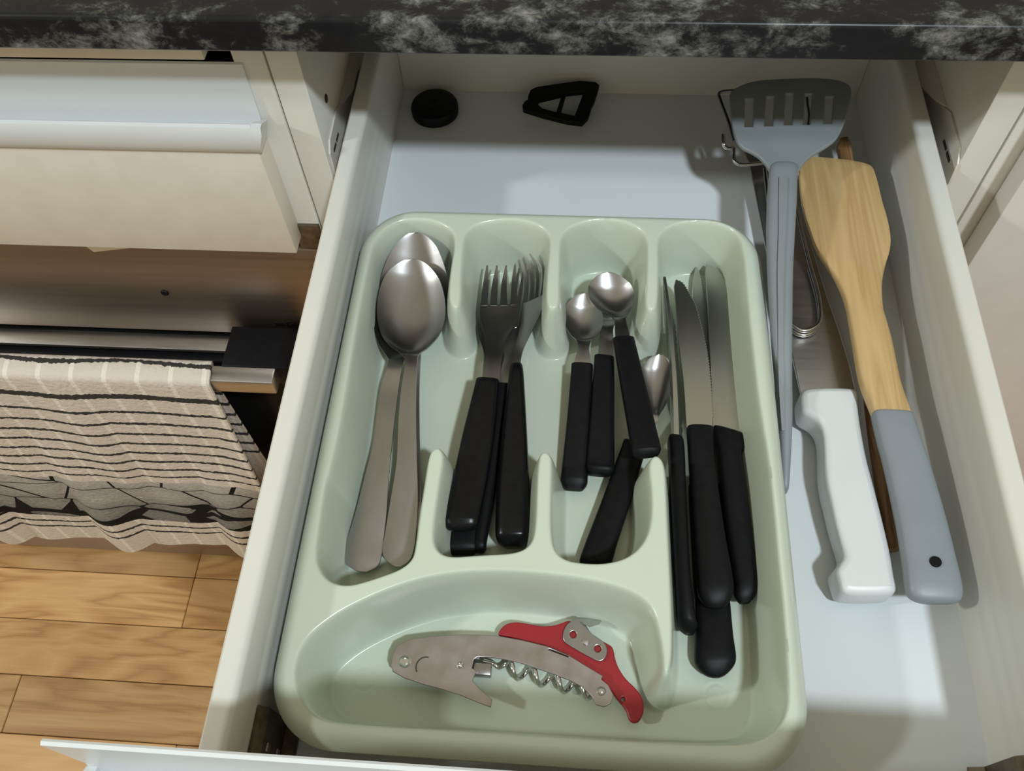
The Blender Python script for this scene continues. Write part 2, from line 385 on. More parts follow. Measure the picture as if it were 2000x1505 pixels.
# ------------------------------------------------------------ the open drawer
W, H = .37, .0756
d = thing('open_drawer', (.185, -.27, -.014), 'white drawer pulled open, holding the cutlery tray and utensils', 'drawer')
link('bottom_panel', box(.0, W, -.541, .0, -.010, 0, 0), M['bottom'], d)
def side(x0, x1, s):
    # x0 outer, x1 inner; slightly profiled inner face
    pr = [(x0, -.022), (x0, H - .0012), (x0 + s * .0012, H), (x1 - s * .004, H)]
    for k in range(1, 6):
        a = math.pi / 2 * k / 5; pr.append((x1 - s * .004 + s * .004 * math.sin(a), H - .004 + .004 * math.cos(a)))
    for z in (.050, .036, .022): pr += [(x1, z + .0025), (x1 - s * .0003, z), (x1, z - .0025)]
    pr += [(x1, -.022)]
    return prism(pr, 'y', -.541, .012, 25)
tag(link('side_panel', side(-.0123, 0, 1), M['side'], d), 'left drawer side', None)
tag(link('side_panel', side(W + .0123, W, -1), M['side'], d), 'right drawer side', None)
link('back_panel', box(0, W, 0, .012, -.022, H, .0008), M['side'], d)
f1 = -.558
fp = link('front_panel', box(-.0465, .413, f1, f1 + .019, -.0155, .0862, .0007), M['cream'], d)
link('pull_channel', prism(pull_section(f1), 'x', -.0475, .4135), M['pull'], d)
link('end_cap', prism(cap_section(f1), 'x', -.0485, -.0435), M['pull'], d)
link('end_cap', prism(cap_section(f1), 'x', .410, .4145), M['pull'], d)
def bracket(x, s):
    bm = bmesh.new()
    prof = [(x + s * .0005, .003), (x + s * .0005, .044), (x + s * .0020, .0445), (x + s * .0055, .040), (x + s * .0055, .006), (x + s * .012, .002), (x + s * .012, .0008), (x + s * .002, .0008)]
    return prism(prof, 'y', -.537, -.503, 20)
b1 = link('corner_bracket', bracket(0, 1), M['rust'], d); tag(b1, 'brown metal corner bracket', None)
for z in (.014, .032): link('screw', box(.0052, .0066, -.523, -.518, z - .0025, z + .0025, .0006, 1), M['steel2'], b1)
b2 = link('corner_bracket', bracket(W, -1), M['rust'], d); tag(b2, 'brown metal corner bracket', None)
for z in (.014, .032): link('screw', box(W - .0066, W - .0052, -.514, -.509, z - .0025, z + .0025, .0006, 1), M['steel2'], b2)

# ------------------------------------------------------------ oven
ov = thing('built_in_oven', (-.38, -.1, ZF + .02), 'stainless and black glass oven under the closed drawer', 'oven')
cs = link('control_strip', box(-.678, -.0485, -.150, -.10, -.150, -.030, .002), M['stainless'], ov)
tag(cs, 'brownish brushed stainless strip', None)
p_ = (-.1992,-.1505,-.0919)
tag(link('indicator', lathe((0, 0, 0), [(.0001, 0), (.0035, 0), (.003, .0008), (.0001, .001)], 16), M['black'], cs), 'small black dot', None)
me = cs.children[0].data; me.transform(Matrix.Translation(ov.location)); me.transform(Matrix.Rotation(R(90), 4, 'X')); me.transform(Matrix.Translation(Vector(p_) - ov.location))
# printed lettering, cut off by the drawer: a small block mark, then letters
def letters(txt, size, loc):
    cu = bpy.data.curves.new('t', 'FONT'); cu.body = txt; cu.size = size; cu.extrude = .0002
    ob = bpy.data.objects.new('t', cu); COL.objects.link(ob); dg = bpy.context.evaluated_depsgraph_get()
    me = bpy.data.meshes.new_from_object(ob.evaluated_get(dg)); bpy.data.objects.remove(ob); me.materials.clear()
    me.transform(Matrix.Translation(loc) @ Matrix.Rotation(R(90), 4, 'X')); return me
q0, q1 = (-.1138,-.1504,-.1352), (-.1043,-.1504,-.1346)
link('printed_mark', box(q0[0], q0[0] + .0075, -.1504, -.1500, q0[2], q0[2] + .0045, 0), M['black'], cs)
link('lettering', letters('GI', .0095, (q1[0], -.1503, q1[2] - .0007)), M['black'], cs)
link('door', box(-.678, -.0485, -.163, -.10, -.60, -.158, .002), M['glass'], ov)
tag(link('vent_trim', box(-.678, -.150, -.1665, -.150, -.1585, -.1545, .0008), M['brushed'], ov), 'thin bright trim over the oven door', None)
link('door_rail', box(-.678, -.150, -.172, -.163, -.1665, -.1635, .0008), M['black'], ov)
link('lower_trim', box(-.678, -.0485, -.168, -.10, -.695, -.605, .002), M['stainless'], ov)
link('plinth', box(-.678, -.0485, -.12, -.10, ZF + .0003, -.695, 0), M['dark'], ov)
hd = link('handle_bar', box(-.64, -.104, -.212, -.196, -.150, -.132, .0015), M['brushed'], ov); tag(hd, 'square stainless handle bar', None)
tag(link('handle_bracket', box(-.152, -.088, -.197, -.155, -.158, -.131, .0015), M['black'], ov), 'black block carrying the handle bar', None)
link('handle_bracket', box(-.66, -.60, -.197, -.155, -.158, -.131, .0015), M['black'], ov)

# ------------------------------------------------------------ tea towel over the oven handle
def towel():
    bm = bmesh.new(); uvl = bm.loops.layers.uv.new('UVMap')
    x0, x1, nx = -.60, -.157, 120
    path = []   # (y, z, drop)
    for k in range(46): path.append((-.2165 - .004 * k / 45, -.135 - .372 * k / 45, .012 + .372 * k / 45))
    top = []
    for k in range(1, 9):
        a = math.pi * k / 9; top.append((-.204 - .0125 * math.cos(math.pi - a) * -1, -.1335 + .0085 * math.sin(a), .012 - .024 * k / 9))
    pts = path[::-1]
    for k in range(1, 9):
        a = math.pi * k / 9; pts.append((-.204 - .0125 * math.cos(a), -.1335 + .0068 * math.sin(a), .012 - .030 * k / 9))
    for k in range(30): pts.append((-.1915 + .004 * k / 29, -.136 - .27 * k / 29, -.018 - .27 * k / 29))
    G = []
    for j, (y, z, dr) in enumerate(pts):
        row = []
        for i in range(nx + 1):
            u = i / nx; x = x0 + (x1 - x0) * u
            k = max(0, dr) / .38
            wob = .0065 * k * math.sin(x * 38 + dr * 9) + .003 * k * math.sin(x * 83 + 1) if dr > 0 else 0
            yy = y - abs(wob) * 1.0 - wob * .6; zz = z
            if dr > .3: zz += .004 * math.sin(x * 41) * (dr - .3) / .08
            xx = x - .016 * u * max(0, dr) / .38 - (.0 if dr >= 0 else -.012 * u * min(1, -dr / .05) * -1)
            if dr < -.02: yy = y + .001 * math.sin(x * 50); yy = max(yy, -.1945)
            row.append((bm.verts.new((xx, yy, zz)), x, dr))
        G.append(row)
    for a, c_ in zip(G, G[1:]):
        for i in range(nx):
            q = (a[i], a[i + 1], c_[i + 1], c_[i]); f = bm.faces.new([t[0] for t in q])
            for l, t in zip(f.loops, q): l[uvl].uv = (t[1], t[2])
    bmesh.ops.recalc_face_normals(bm, faces=bm.faces)
    bmesh.ops.solidify(bm, geom=bm.faces[:], thickness=.0022)
    return fin(bm, 80)
tag(link('tea_towel', towel(), M['towel']), 'cream terry towel with black stripes and a grey pebble border over the oven handle', 'towel')

# ------------------------------------------------------------ pale slip under the closed drawer
sl = [(-.2412,-.153,-.0273), (-.236,-.153,-.037), (-.2015,-.153,-.0305), (-.2028,-.153,-.0257)]
bm = bmesh.new(); A = [bm.verts.new(p) for p in sl]; B = [bm.verts.new((p[0], p[1] + .0012, p[2])) for p in sl]
bm.faces.new(A); bm.faces.new(B[::-1])
for i in range(4): bm.faces.new((A[i], A[(i + 1) % 4], B[(i + 1) % 4], B[i]))
tag(link('paper_slip', fin(bm), M['paper']), 'small cream paper slip sticking out under the closed drawer', 'paper')

# ------------------------------------------------------------ cutlery tray: one moulded shell
RIM, FLO = .050, .0045
X0, X1, Y0, Y1, RC = .0047, .2697, -.5215, -.1745, .037
pocket = [(.0159,-.2109),(.0193,-.201),(.0264,-.1926),(.0363,-.1886),(.0503,-.1891),(.0605,-.1937),(.066,-.1993),(.0678,-.2099),(.0674,-.2229),(.0675,-.2419),(.0688,-.2541),(.0717,-.26),(.0755,-.2622),(.0787,-.2589),(.0788,-.2496),(.0774,-.2352),(.0766,-.2139),(.0765,-.2016),(.0799,-.1939),(.0884,-.1891),(.1054,-.1862),(.1158,-.1881),(.1242,-.1919),(.1297,-.1988),(.1304,-.2067),(.13,-.2269),(.13,-.2476),(.1314,-.2567),(.1344,-.2598),(.1392,-.2588),(.1412,-.2532),(.1406,-.2369),(.1401,-.2159),(.1402,-.2011),(.1433,-.1939),(.152,-.1877),(.1655,-.1841),(.1791,-.1854),(.1892,-.1909),(.1935,-.1983),(.194,-.2096),(.1931,-.2357),(.192,-.2511),(.1938,-.2573),(.1979,-.2588),(.2017,-.2547),(.203,-.2385),(.2035,-.2135),(.2038,-.1997),(.2076,-.1916),(.2161,-.1859),(.2293,-.1832),(.2426,-.185),(.2519,-.1909),(.2556,-.2051),(.2555,-.2441),(.2557,-.2755),(.2565,-.3146),(.2577,-.3356),(.2592,-.3564),(.2598,-.386),(.2596,-.4124),(.2599,-.4381),(.2593,-.4621),(.2586,-.4774),(.2573,-.489),(.2537,-.4962),(.2468,-.5023),(.238,-.5056),(.2239,-.5069),(.2043,-.5077),(.176,-.5081),(.142,-.5081),(.1077,-.5082),(.0813,-.5086),(.0551,-.5089),(.0394,-.5082),(.0314,-.5056),(.0254,-.5007),(.0207,-.4937),(.0183,-.4856),(.019,-.4773),(.0229,-.469),(.031,-.461),(.0402,-.454),(.0601,-.4429),(.0812,-.4351),(.1033,-.4314),(.1253,-.4304),(.1475,-.4314),(.1622,-.4328),(.1784,-.436),(.1885,-.4403),(.1942,-.4463),(.1971,-.4574),(.1984,-.4675),(.1985,-.4749),(.1999,-.479),(.2027,-.4786),(.2045,-.4733),(.2055,-.4645),(.2058,-.4478),(.2055,-.4285),(.205,-.4065),(.2047,-.388),(.2044,-.3674),(.2029,-.3589),(.1981,-.3556),(.1938,-.359),(.1928,-.3664),(.1941,-.3788),(.1942,-.3924),(.1918,-.4058),(.1839,-.4163),(.1719,-.4211),(.1582,-.4216),(.1493,-.4201),(.1442,-.415),(.1423,-.4038),(.1417,-.383),(.1415,-.3642),(.1398,-.3585),(.1359,-.3567),(.132,-.3589),(.1312,-.3663),(.1312,-.3758),(.1319,-.4046),(.1299,-.4135),(.1234,-.4178),(.1096,-.4194),(.0996,-.4206),(.0901,-.4219),(.0842,-.4208),(.0804,-.4161),(.0791,-.4074),(.0795,-.3831),(.0804,-.365),(.0786,-.3595),(.0748,-.3568),(.0704,-.3596),(.069,-.3646),(.0688,-.3821),(.0683,-.399),(.0686,-.4211),(.0665,-.4266),(.0614,-.4309),(.0521,-.435),(.0434,-.4386),(.0356,-.4407),(.0282,-.4394),(.0226,-.4353),(.0177,-.4267),(.0166,-.4107),(.0154,-.3833),(.0166,-.3769),(.0176,-.3505),(.0169,-.3214),(.0158,-.2839),(.0152,-.2583),(.0153,-.2249)]
PK = rnd(pocket, 2)
def sdf(P, poly):
    out = np.full(len(P), 1e9); ins = np.zeros(len(P), bool); A = poly; B = np.roll(poly, -1, 0)
    for a, b_ in zip(A, B):
        e = b_ - a; wv = P - a; t = np.clip((wv @ e) / (e @ e + 1e-18), 0, 1)
        dx = wv[:, 0] - e[0] * t; dy = wv[:, 1] - e[1] * t; out = np.minimum(out, dx * dx + dy * dy)
        c_ = (a[1] > P[:, 1]) != (b_[1] > P[:, 1])
        if abs(e[1]) > 1e-12: ins ^= c_ & (P[:, 0] < (b_[0] - a[0]) * (P[:, 1] - a[1]) / e[1] + a[0])
    dd = np.sqrt(out); return np.where(ins, dd, -dd)
G = .0008
gx = np.arange(X0, X1 + G, G); gy = np.arange(Y0, Y1 + G, G); gx[-1] = X1; gy[-1] = Y1
XX, YY = np.meshgrid(gx, gy, indexing='ij'); P = np.stack([XX.ravel(), YY.ravel()], 1)
cx_, cy_ = (X0 + X1) / 2, (Y0 + Y1) / 2; hx, hy = (X1 - X0) / 2 - RC, (Y1 - Y0) / 2 - RC
q = np.stack([np.abs(P[:, 0] - cx_) - hx, np.abs(P[:, 1] - cy_) - hy], 1)
ln = np.linalg.norm(np.maximum(q, 0), axis=1); so = ln + np.minimum(np.maximum(q[:, 0], q[:, 1]), 0) - RC
outm = so > 0
core = np.stack([np.clip(P[:, 0], cx_ - hx, cx_ + hx), np.clip(P[:, 1], cy_ - hy, cy_ + hy)], 1)
vv = P - core; nv = np.linalg.norm(vv, axis=1, keepdims=True) + 1e-12
P2 = np.where(outm[:, None], core + vv / nv * RC, P)
din = np.where(outm, 0, -so)
s_ = sdf(P2, PK)
t = np.clip((s_ + .0024) / .0102, 0, 1); S = t * t * (3 - 2 * t)
r8 = .009; dd = np.clip(din / r8, 0, 1); edge = (1 - dd) ** 2.2 * .0085
Zt = RIM - (RIM - FLO) * S - edge
for c_, r_ in (((.0428,-.4787,.0045), .0062), ((.2329,-.4761,.0045), .0062)):
    dr = np.abs(np.hypot(P2[:, 0] - c_[0], P2[:, 1] - c_[1]) - r_); Zt -= .0004 * np.exp(-(dr / .0005) ** 2)
nx_, ny_ = len(gx), len(gy); keep = (so < G * 1.5).reshape(nx_, ny_)
I = np.arange(nx_ * ny_).reshape(nx_, ny_)
qm = keep[:-1, :-1] & keep[1:, :-1] & keep[1:, 1:] & keep[:-1, 1:]
om = outm.reshape(nx_, ny_); qm &= ~(om[:-1, :-1] & om[1:, :-1] & om[1:, 1:] & om[:-1, 1:])
F = np.stack([I[:-1, :-1][qm], I[1:, :-1][qm], I[1:, 1:][qm], I[:-1, 1:][qm]], 1)
used = np.unique(F); rm = np.full(nx_ * ny_, -1); rm[used] = np.arange(len(used)); F = rm[F]
VT = np.column_stack([P2, Zt])[used].tolist(); FT = F.tolist()
def rrect(ins, n=14):
    r = RC - ins; pts = []
    for ax, ay, a0 in ((hx, hy, 0), (-hx, hy, 90), (-hx, -hy, 180), (hx, -hy, 270)):
        for k in range(n + 1): a = R(a0 + 90 * k / n); pts.append((cx_ + ax + r * math.cos(a), cy_ + ay + r * math.sin(a)))
    return pts
prev = None
for ins, z in ((0.0, RIM - .0084), (.0002, RIM - .013), (.0018, RIM - .0145), (.0035, RIM - .013), (.0055, RIM - .018), (.0105, .006), (.014, .0012), (.02, .0008)):
    ring = list(range(len(VT), len(VT) + 60)); VT += [(x, y, z) for x, y in rrect(ins)]
    if prev: FT += [(prev[k], prev[(k + 1) % 60], ring[(k + 1) % 60], ring[k]) for k in range(60)]
    prev = ring
FT.append(tuple(prev))
me = bpy.data.meshes.new('tray'); me.from_pydata(VT, [], FT); me.update(); smooth(me, 60)
tag(link('cutlery_tray', me, M['green']), 'pale green moulded plastic cutlery tray with five compartments in the open drawer', 'tray')

# ------------------------------------------------------------ cutlery
def piece(name, cx, cy, label, cat, group): return thing(name, (cx[0], cx[1], .006), label, cat, group)
SPG, FKG, TSG, KNG = 'table spoons in the left compartment', 'table forks in the second compartment', 'teaspoons in the third compartment', 'steak knives in the right compartment'
def spoon(at, label, bowl, handle):
    r = thing('table_spoon', (*at[:2], .005), label, 'spoon', SPG)
    link('bowl', ribbon(bowl, 'sheet', 5, 16, tip=True), M['steel'], r); link('handle', ribbon(handle, 'sheet', 4, 8), M['steel'], r)
spoon((.0475,-.3182,.02), 'uppermost of three steel table spoons, its bowl fully in view', [(.0391,-.2144,.041,.0405,-.2143,.041,.0003,.001),(.032,-.218,.0408,.0491,-.2169,.0408,.002,.0011),(.0253,-.2251,.0402,.0552,-.2231,.0402,.0045,.0012),(.0219,-.2355,.039,.0608,-.2314,.039,.0068,.0012),(.0211,-.2483,.037,.0651,-.2448,.037,.0084,.0012),(.0225,-.2599,.035,.0663,-.2573,.035,.0086,.0012),(.0264,-.2705,.033,.0637,-.2689,.033,.007,.0012),(.0329,-.2779,.0315,.0579,-.2776,.0315,.0045,.0013),(.0401,-.2828,.031,.0525,-.2826,.031,.0016,.0015),(.0432,-.2865,.031,.0514,-.2862,.031,.0003,.0017)], [(.043,-.285,.031,.0512,-.2846,.031,.0003,.0017),(.0444,-.2953,.0315,.0522,-.2949,.0315,0,.0018),(.0443,-.3115,.031,.0537,-.3125,.031,0,.0018),(.0452,-.3325,.0285,.056,-.3334,.0285,0,.0018),(.0469,-.3562,.0245,.059,-.3562,.0245,0,.0018),(.0458,-.3775,.02,.0617,-.3774,.02,-.0006,.0016),(.0447,-.3987,.0165,.0627,-.3984,.0165,-.0008,.0015),(.0445,-.4098,.0145,.062,-.4095,.0145,-.0009,.0015),(.0481,-.4149,.0138,.0599,-.4143,.0138,-.0006,.0014),(.0529,-.4176,.0135,.0558,-.4175,.0135,0,.0012)])
spoon((.0282,-.3242,.016), 'steel table spoon half hidden under the top one, its handle leaning furthest left', [(.0347,-.2173,.031,.0374,-.2172,.031,.0003,.001),(.0261,-.2217,.0305,.049,-.2208,.0305,.0025,.0011),(.0198,-.232,.0295,.0578,-.2292,.0295,.005,.0012),(.0175,-.2451,.027,.0614,-.2425,.027,.0075,.0012),(.018,-.2583,.0245,.062,-.2556,.0245,.0078,.0012),(.0222,-.2698,.0225,.0551,-.2684,.0225,.0055,.0012),(.0279,-.2778,.0215,.0459,-.277,.0215,.0025,.0013),(.0313,-.2824,.0215,.0412,-.2819,.0215,.0004,.0016)], [(.0311,-.2816,.0215,.0411,-.2812,.0215,.0004,.0016),(.0306,-.2914,.022,.0405,-.2909,.022,0,.0018),(.0287,-.3033,.02,.04,-.3035,.02,0,.0018),(.0294,-.3235,.02,.0405,-.3237,.02,0,.0018),(.0297,-.3431,.019,.0411,-.3432,.019,0,.0018),(.0272,-.3637,.017,.0418,-.3637,.017,-.0004,.0016),(.025,-.3841,.0145,.0431,-.3838,.0145,-.0008,.0015),(.022,-.4019,.012,.0434,-.4014,.012,-.0009,.0015),(.0205,-.4123,.011,.0433,-.4117,.011,-.0009,.0015),(.0242,-.4172,.0105,.0416,-.4169,.0105,-.0006,.0014),(.0314,-.4205,.0105,.0361,-.4205,.0105,0,.0012)])
spoon((.0443,-.2754,.013), 'lowest steel table spoon, only the shiny tip of its bowl showing behind the others', [(.0375,-.1911,.041,.0403,-.191,.041,.0003,.001),(.0316,-.195,.0405,.0477,-.1939,.0405,.002,.0011),(.0262,-.2029,.039,.0538,-.2001,.039,.0035,.0012),(.0223,-.2121,.037,.0583,-.2081,.037,.0055,.0012),(.0196,-.2256,.034,.0632,-.2204,.034,.0075,.0012),(.0201,-.2374,.031,.0657,-.2335,.031,.0078,.0012),(.0247,-.2494,.0275,.0653,-.2461,.0275,.006,.0012),(.033,-.2572,.025,.0587,-.2561,.025,.003,.0013),(.0402,-.2618,.0238,.0504,-.2614,.0238,.0006,.0016)], [(.0401,-.261,.0238,.0503,-.2606,.0238,.0006,.0016),(.0426,-.2771,.0215,.0513,-.2767,.0215,0,.0017),(.0433,-.3,.0145,.0522,-.2996,.0145,0,.0017),(.0481,-.3367,.014,.0571,-.337,.014,0,.0017),(.0525,-.3669,.012,.0615,-.3671,.012,0,.0016),(.0542,-.3861,.0105,.0627,-.3856,.0105,-.0004,.0015),(.0567,-.3972,.0095,.0616,-.3969,.0095,0,.0012)])

def fork(at, label, body, tines, handle, mat='black'):
    r = thing('table_fork', (*at[:2], .005), label, 'fork', FKG)
    bm = ribbon(body, 'sheet', 4, 8, bm=bmesh.new())
    for t_ in tines: ribbon(t_, 'sheet', 3, 4, bm=bm)
    link('head', fin(bm, 50), M['steel'], r); link('handle', ribbon(handle, 'bar', 4, 10, 3.2), M[mat], r)
fork((.0967,-.3216,.03), 'front table fork on top of the pile, black handle leaning left', [(.0867,-.2375,.024,.1122,-.2356,.024,.0005,.0015),(.0871,-.2453,.0243,.1128,-.2434,.0243,.001,.0015),(.0889,-.254,.025,.1123,-.2522,.025,.0012,.0015),(.0918,-.2636,.026,.1065,-.2642,.026,.001,.0016),(.0934,-.2734,.0275,.1053,-.2736,.0275,.0006,.0018),(.0934,-.2838,.029,.1045,-.284,.029,.0002,.002),(.0937,-.3015,.03,.1046,-.3018,.03,0,.002)], [
 [(.0868,-.2384,.024,.0916,-.2382,.024,0,.0014),(.0868,-.2266,.0232,.0909,-.2265,.0232,0,.0014),(.0873,-.2161,.0238,.0904,-.216,.0238,0,.0013),(.0883,-.2059,.026,.0894,-.2058,.026,0,.001)],
 [(.0933,-.238,.0238,.098,-.2378,.0238,0,.0014),(.0929,-.2262,.023,.0971,-.2261,.023,0,.0014),(.0935,-.2157,.0236,.0967,-.2156,.0236,0,.0013),(.095,-.2056,.026,.096,-.2056,.026,0,.001)],
 [(.1001,-.2377,.0238,.1049,-.2375,.0238,0,.0014),(.0995,-.226,.023,.1036,-.2258,.023,0,.0014),(.0998,-.2155,.0236,.1029,-.2154,.0236,0,.0013),(.1013,-.2054,.026,.1023,-.2053,.026,0,.001)],
 [(.1072,-.2371,.024,.112,-.2365,.024,0,.0014),(.1064,-.2258,.0232,.1105,-.2257,.0232,0,.0014),(.1064,-.2154,.0238,.1095,-.2153,.0238,0,.0013),(.1072,-.2052,.026,.1082,-.2051,.026,0,.001)]],
 [(.0913,-.3002,.03,.1039,-.3007,.03,0,.004),(.0901,-.3006,.03,.1045,-.3011,.03,0,.008),(.0892,-.3081,.03,.1047,-.3081,.03,0,.0095),(.0853,-.3399,.03,.1046,-.3389,.03,0,.0105),(.0828,-.365,.029,.1032,-.3639,.029,0,.011),(.0796,-.3915,.028,.1004,-.3904,.028,0,.011),(.0798,-.3959,.028,.0999,-.3948,.028,0,.0095),(.0818,-.3989,.028,.0984,-.3977,.028,0,.006),(.0858,-.4002,.028,.0945,-.3994,.028,0,.003)], 'blackgloss')
fork((.0902,-.3316,.015), 'table fork lying directly beneath the front fork, black handle end below it', [(.0851,-.2421,.014,.1112,-.2402,.014,.0005,.0015),(.0844,-.2497,.014,.111,-.2478,.014,.001,.0015),(.0873,-.2591,.0145,.1103,-.2573,.0145,.0012,.0015),(.0908,-.2683,.015,.1057,-.2684,.015,.001,.0016),(.0926,-.28,.016,.1046,-.2803,.016,.0004,.0018),(.0939,-.303,.017,.105,-.3033,.017,0,.002)], [
 [(.0855,-.243,.014,.0903,-.2427,.014,0,.0014),(.086,-.2302,.013,.0899,-.23,.013,0,.0014),(.0869,-.2191,.0134,.09,-.2189,.0134,0,.0013),(.089,-.2095,.015,.0901,-.2095,.015,0,.001)],
 [(.092,-.2427,.014,.0969,-.2425,.014,0,.0014),(.0923,-.2299,.013,.0962,-.2298,.013,0,.0014),(.0932,-.2188,.0134,.0964,-.2187,.0134,0,.0013),(.095,-.2093,.015,.0961,-.2093,.015,0,.001)],
 [(.0989,-.2424,.014,.1037,-.2422,.014,0,.0014),(.0986,-.2297,.013,.1024,-.2295,.013,0,.0014),(.0992,-.2186,.0134,.1024,-.2185,.0134,0,.0013),(.101,-.2091,.015,.1021,-.209,.015,0,.001)],
 [(.1058,-.2417,.014,.1106,-.2411,.014,0,.0014),(.1056,-.2294,.013,.1094,-.2292,.013,0,.0014),(.1059,-.2183,.0134,.109,-.2182,.0134,0,.0013),(.1071,-.2088,.015,.1081,-.2088,.015,0,.001)]],
 [(.0923,-.2998,.0165,.1034,-.3,.0165,0,.004),(.0911,-.3006,.0165,.1048,-.3007,.0165,0,.008),(.0893,-.3319,.0155,.1039,-.3319,.0155,0,.0095),(.0835,-.3698,.0145,.1012,-.3689,.0145,0,.011),(.0804,-.3988,.0135,.1,-.3977,.0135,0,.011),(.0814,-.4056,.0135,.1,-.4046,.0135,0,.009),(.085,-.4091,.0135,.0968,-.4085,.0135,0,.003)])
fork((.1028,-.3304,.014), 'table fork squeezed in the middle between two black handles', [(.1024,-.2504,.016,.1219,-.2454,.016,.0005,.0015),(.1029,-.2573,.0165,.121,-.2541,.0165,.001,.0015),(.1043,-.2666,.017,.117,-.2652,.017,.001,.0015),(.105,-.2757,.0175,.1143,-.2761,.0175,.0006,.0016),(.1033,-.2879,.018,.1125,-.2882,.018,.0002,.0018),(.1018,-.3025,.018,.1109,-.3028,.018,0,.002)], [
 [(.1028,-.2512,.016,.1065,-.2502,.016,0,.0014),(.105,-.2343,.015,.108,-.2334,.015,0,.0014),(.1074,-.2181,.0155,.1097,-.2171,.0155,0,.0013),(.1095,-.2008,.0175,.1105,-.2003,.0175,0,.001)],
 [(.1078,-.2502,.016,.1115,-.2492,.016,0,.0014),(.1094,-.2333,.015,.1125,-.2323,.015,0,.0014),(.1112,-.2171,.0155,.1135,-.2161,.0155,0,.0013),(.1127,-.2007,.0175,.1137,-.2002,.0175,0,.001)],
 [(.1128,-.2487,.016,.1165,-.2477,.016,0,.0014),(.1139,-.2331,.015,.117,-.2321,.015,0,.0014),(.1151,-.2178,.0155,.1175,-.2168,.0155,0,.0013),(.1159,-.2015,.0175,.1169,-.201,.0175,0,.001)],
 [(.1179,-.2472,.016,.1216,-.2458,.016,0,.0014),(.1183,-.2321,.015,.1214,-.2311,.015,0,.0014),(.1193,-.2176,.0155,.1217,-.2167,.0155,0,.0013),(.1195,-.2023,.0175,.1205,-.2018,.0175,0,.001)]],
 [(.1014,-.298,.018,.1106,-.2983,.018,0,.004),(.1005,-.2988,.018,.1113,-.299,.018,0,.008),(.0999,-.3319,.0165,.1084,-.3322,.0165,0,.0095),(.0967,-.3693,.015,.1068,-.3688,.015,0,.0105),(.0965,-.3981,.014,.1042,-.3977,.014,0,.0105),(.0974,-.4043,.014,.1041,-.4039,.014,0,.009),(.0991,-.4073,.014,.1029,-.4071,.014,0,.003)])
fork((.1174,-.3329,.02), 'rightmost table fork, tilted on its side with curved tines against the divider', [(.1151,-.2333,.021,.129,-.2349,.034,.0006,.0015),(.1146,-.2421,.0215,.1287,-.2434,.033,.001,.0015),(.1142,-.2517,.022,.1268,-.2509,.032,.001,.0015),(.1135,-.2606,.0225,.1229,-.2595,.029,.0008,.0016),(.1119,-.2714,.0235,.1182,-.2713,.026,.0002,.0018),(.111,-.282,.0245,.1166,-.2823,.026,0,.002),(.1106,-.295,.025,.1165,-.2954,.026,0,.002)], [
 [(.1152,-.2341,.021,.1175,-.2332,.021,0,.0014),(.1151,-.2221,.021,.1171,-.2207,.021,0,.0014),(.1137,-.2101,.023,.1154,-.2087,.023,0,.0013),(.1115,-.2009,.027,.1122,-.2004,.027,0,.001)],
 [(.119,-.2341,.024,.1213,-.2327,.024,0,.0014),(.1192,-.2207,.024,.1212,-.2194,.024,0,.0014),(.1175,-.2083,.026,.1192,-.2069,.026,0,.0013),(.114,-.2001,.03,.1147,-.1997,.03,0,.001)],
 [(.1228,-.2348,.028,.1251,-.233,.028,0,.0014),(.1232,-.222,.028,.1251,-.2202,.028,0,.0014),(.1218,-.2088,.03,.1234,-.2074,.03,0,.0013),(.1176,-.2011,.034,.1183,-.2006,.034,0,.001)],
 [(.1266,-.2352,.032,.1289,-.2338,.032,0,.0014),(.1274,-.2241,.032,.129,-.2227,.032,0,.0014),(.1268,-.2128,.033,.1282,-.2114,.033,0,.0013),(.1244,-.2043,.036,.125,-.2039,.036,0,.001)]],
 [(.1126,-.2857,.0255,.1165,-.2855,.0255,0,.004),(.1104,-.2873,.0255,.1182,-.287,.0255,0,.01),(.1096,-.2989,.025,.1199,-.2984,.025,0,.013),(.1083,-.3347,.0225,.1238,-.334,.0225,0,.0165),(.1078,-.371,.02,.1274,-.37,.02,0,.018),(.1088,-.3959,.018,.13,-.3947,.018,0,.018),(.1107,-.4014,.018,.1294,-.3998,.018,0,.014),(.1147,-.4043,.018,.1261,-.4034,.018,0,.006)], 'blackgloss')

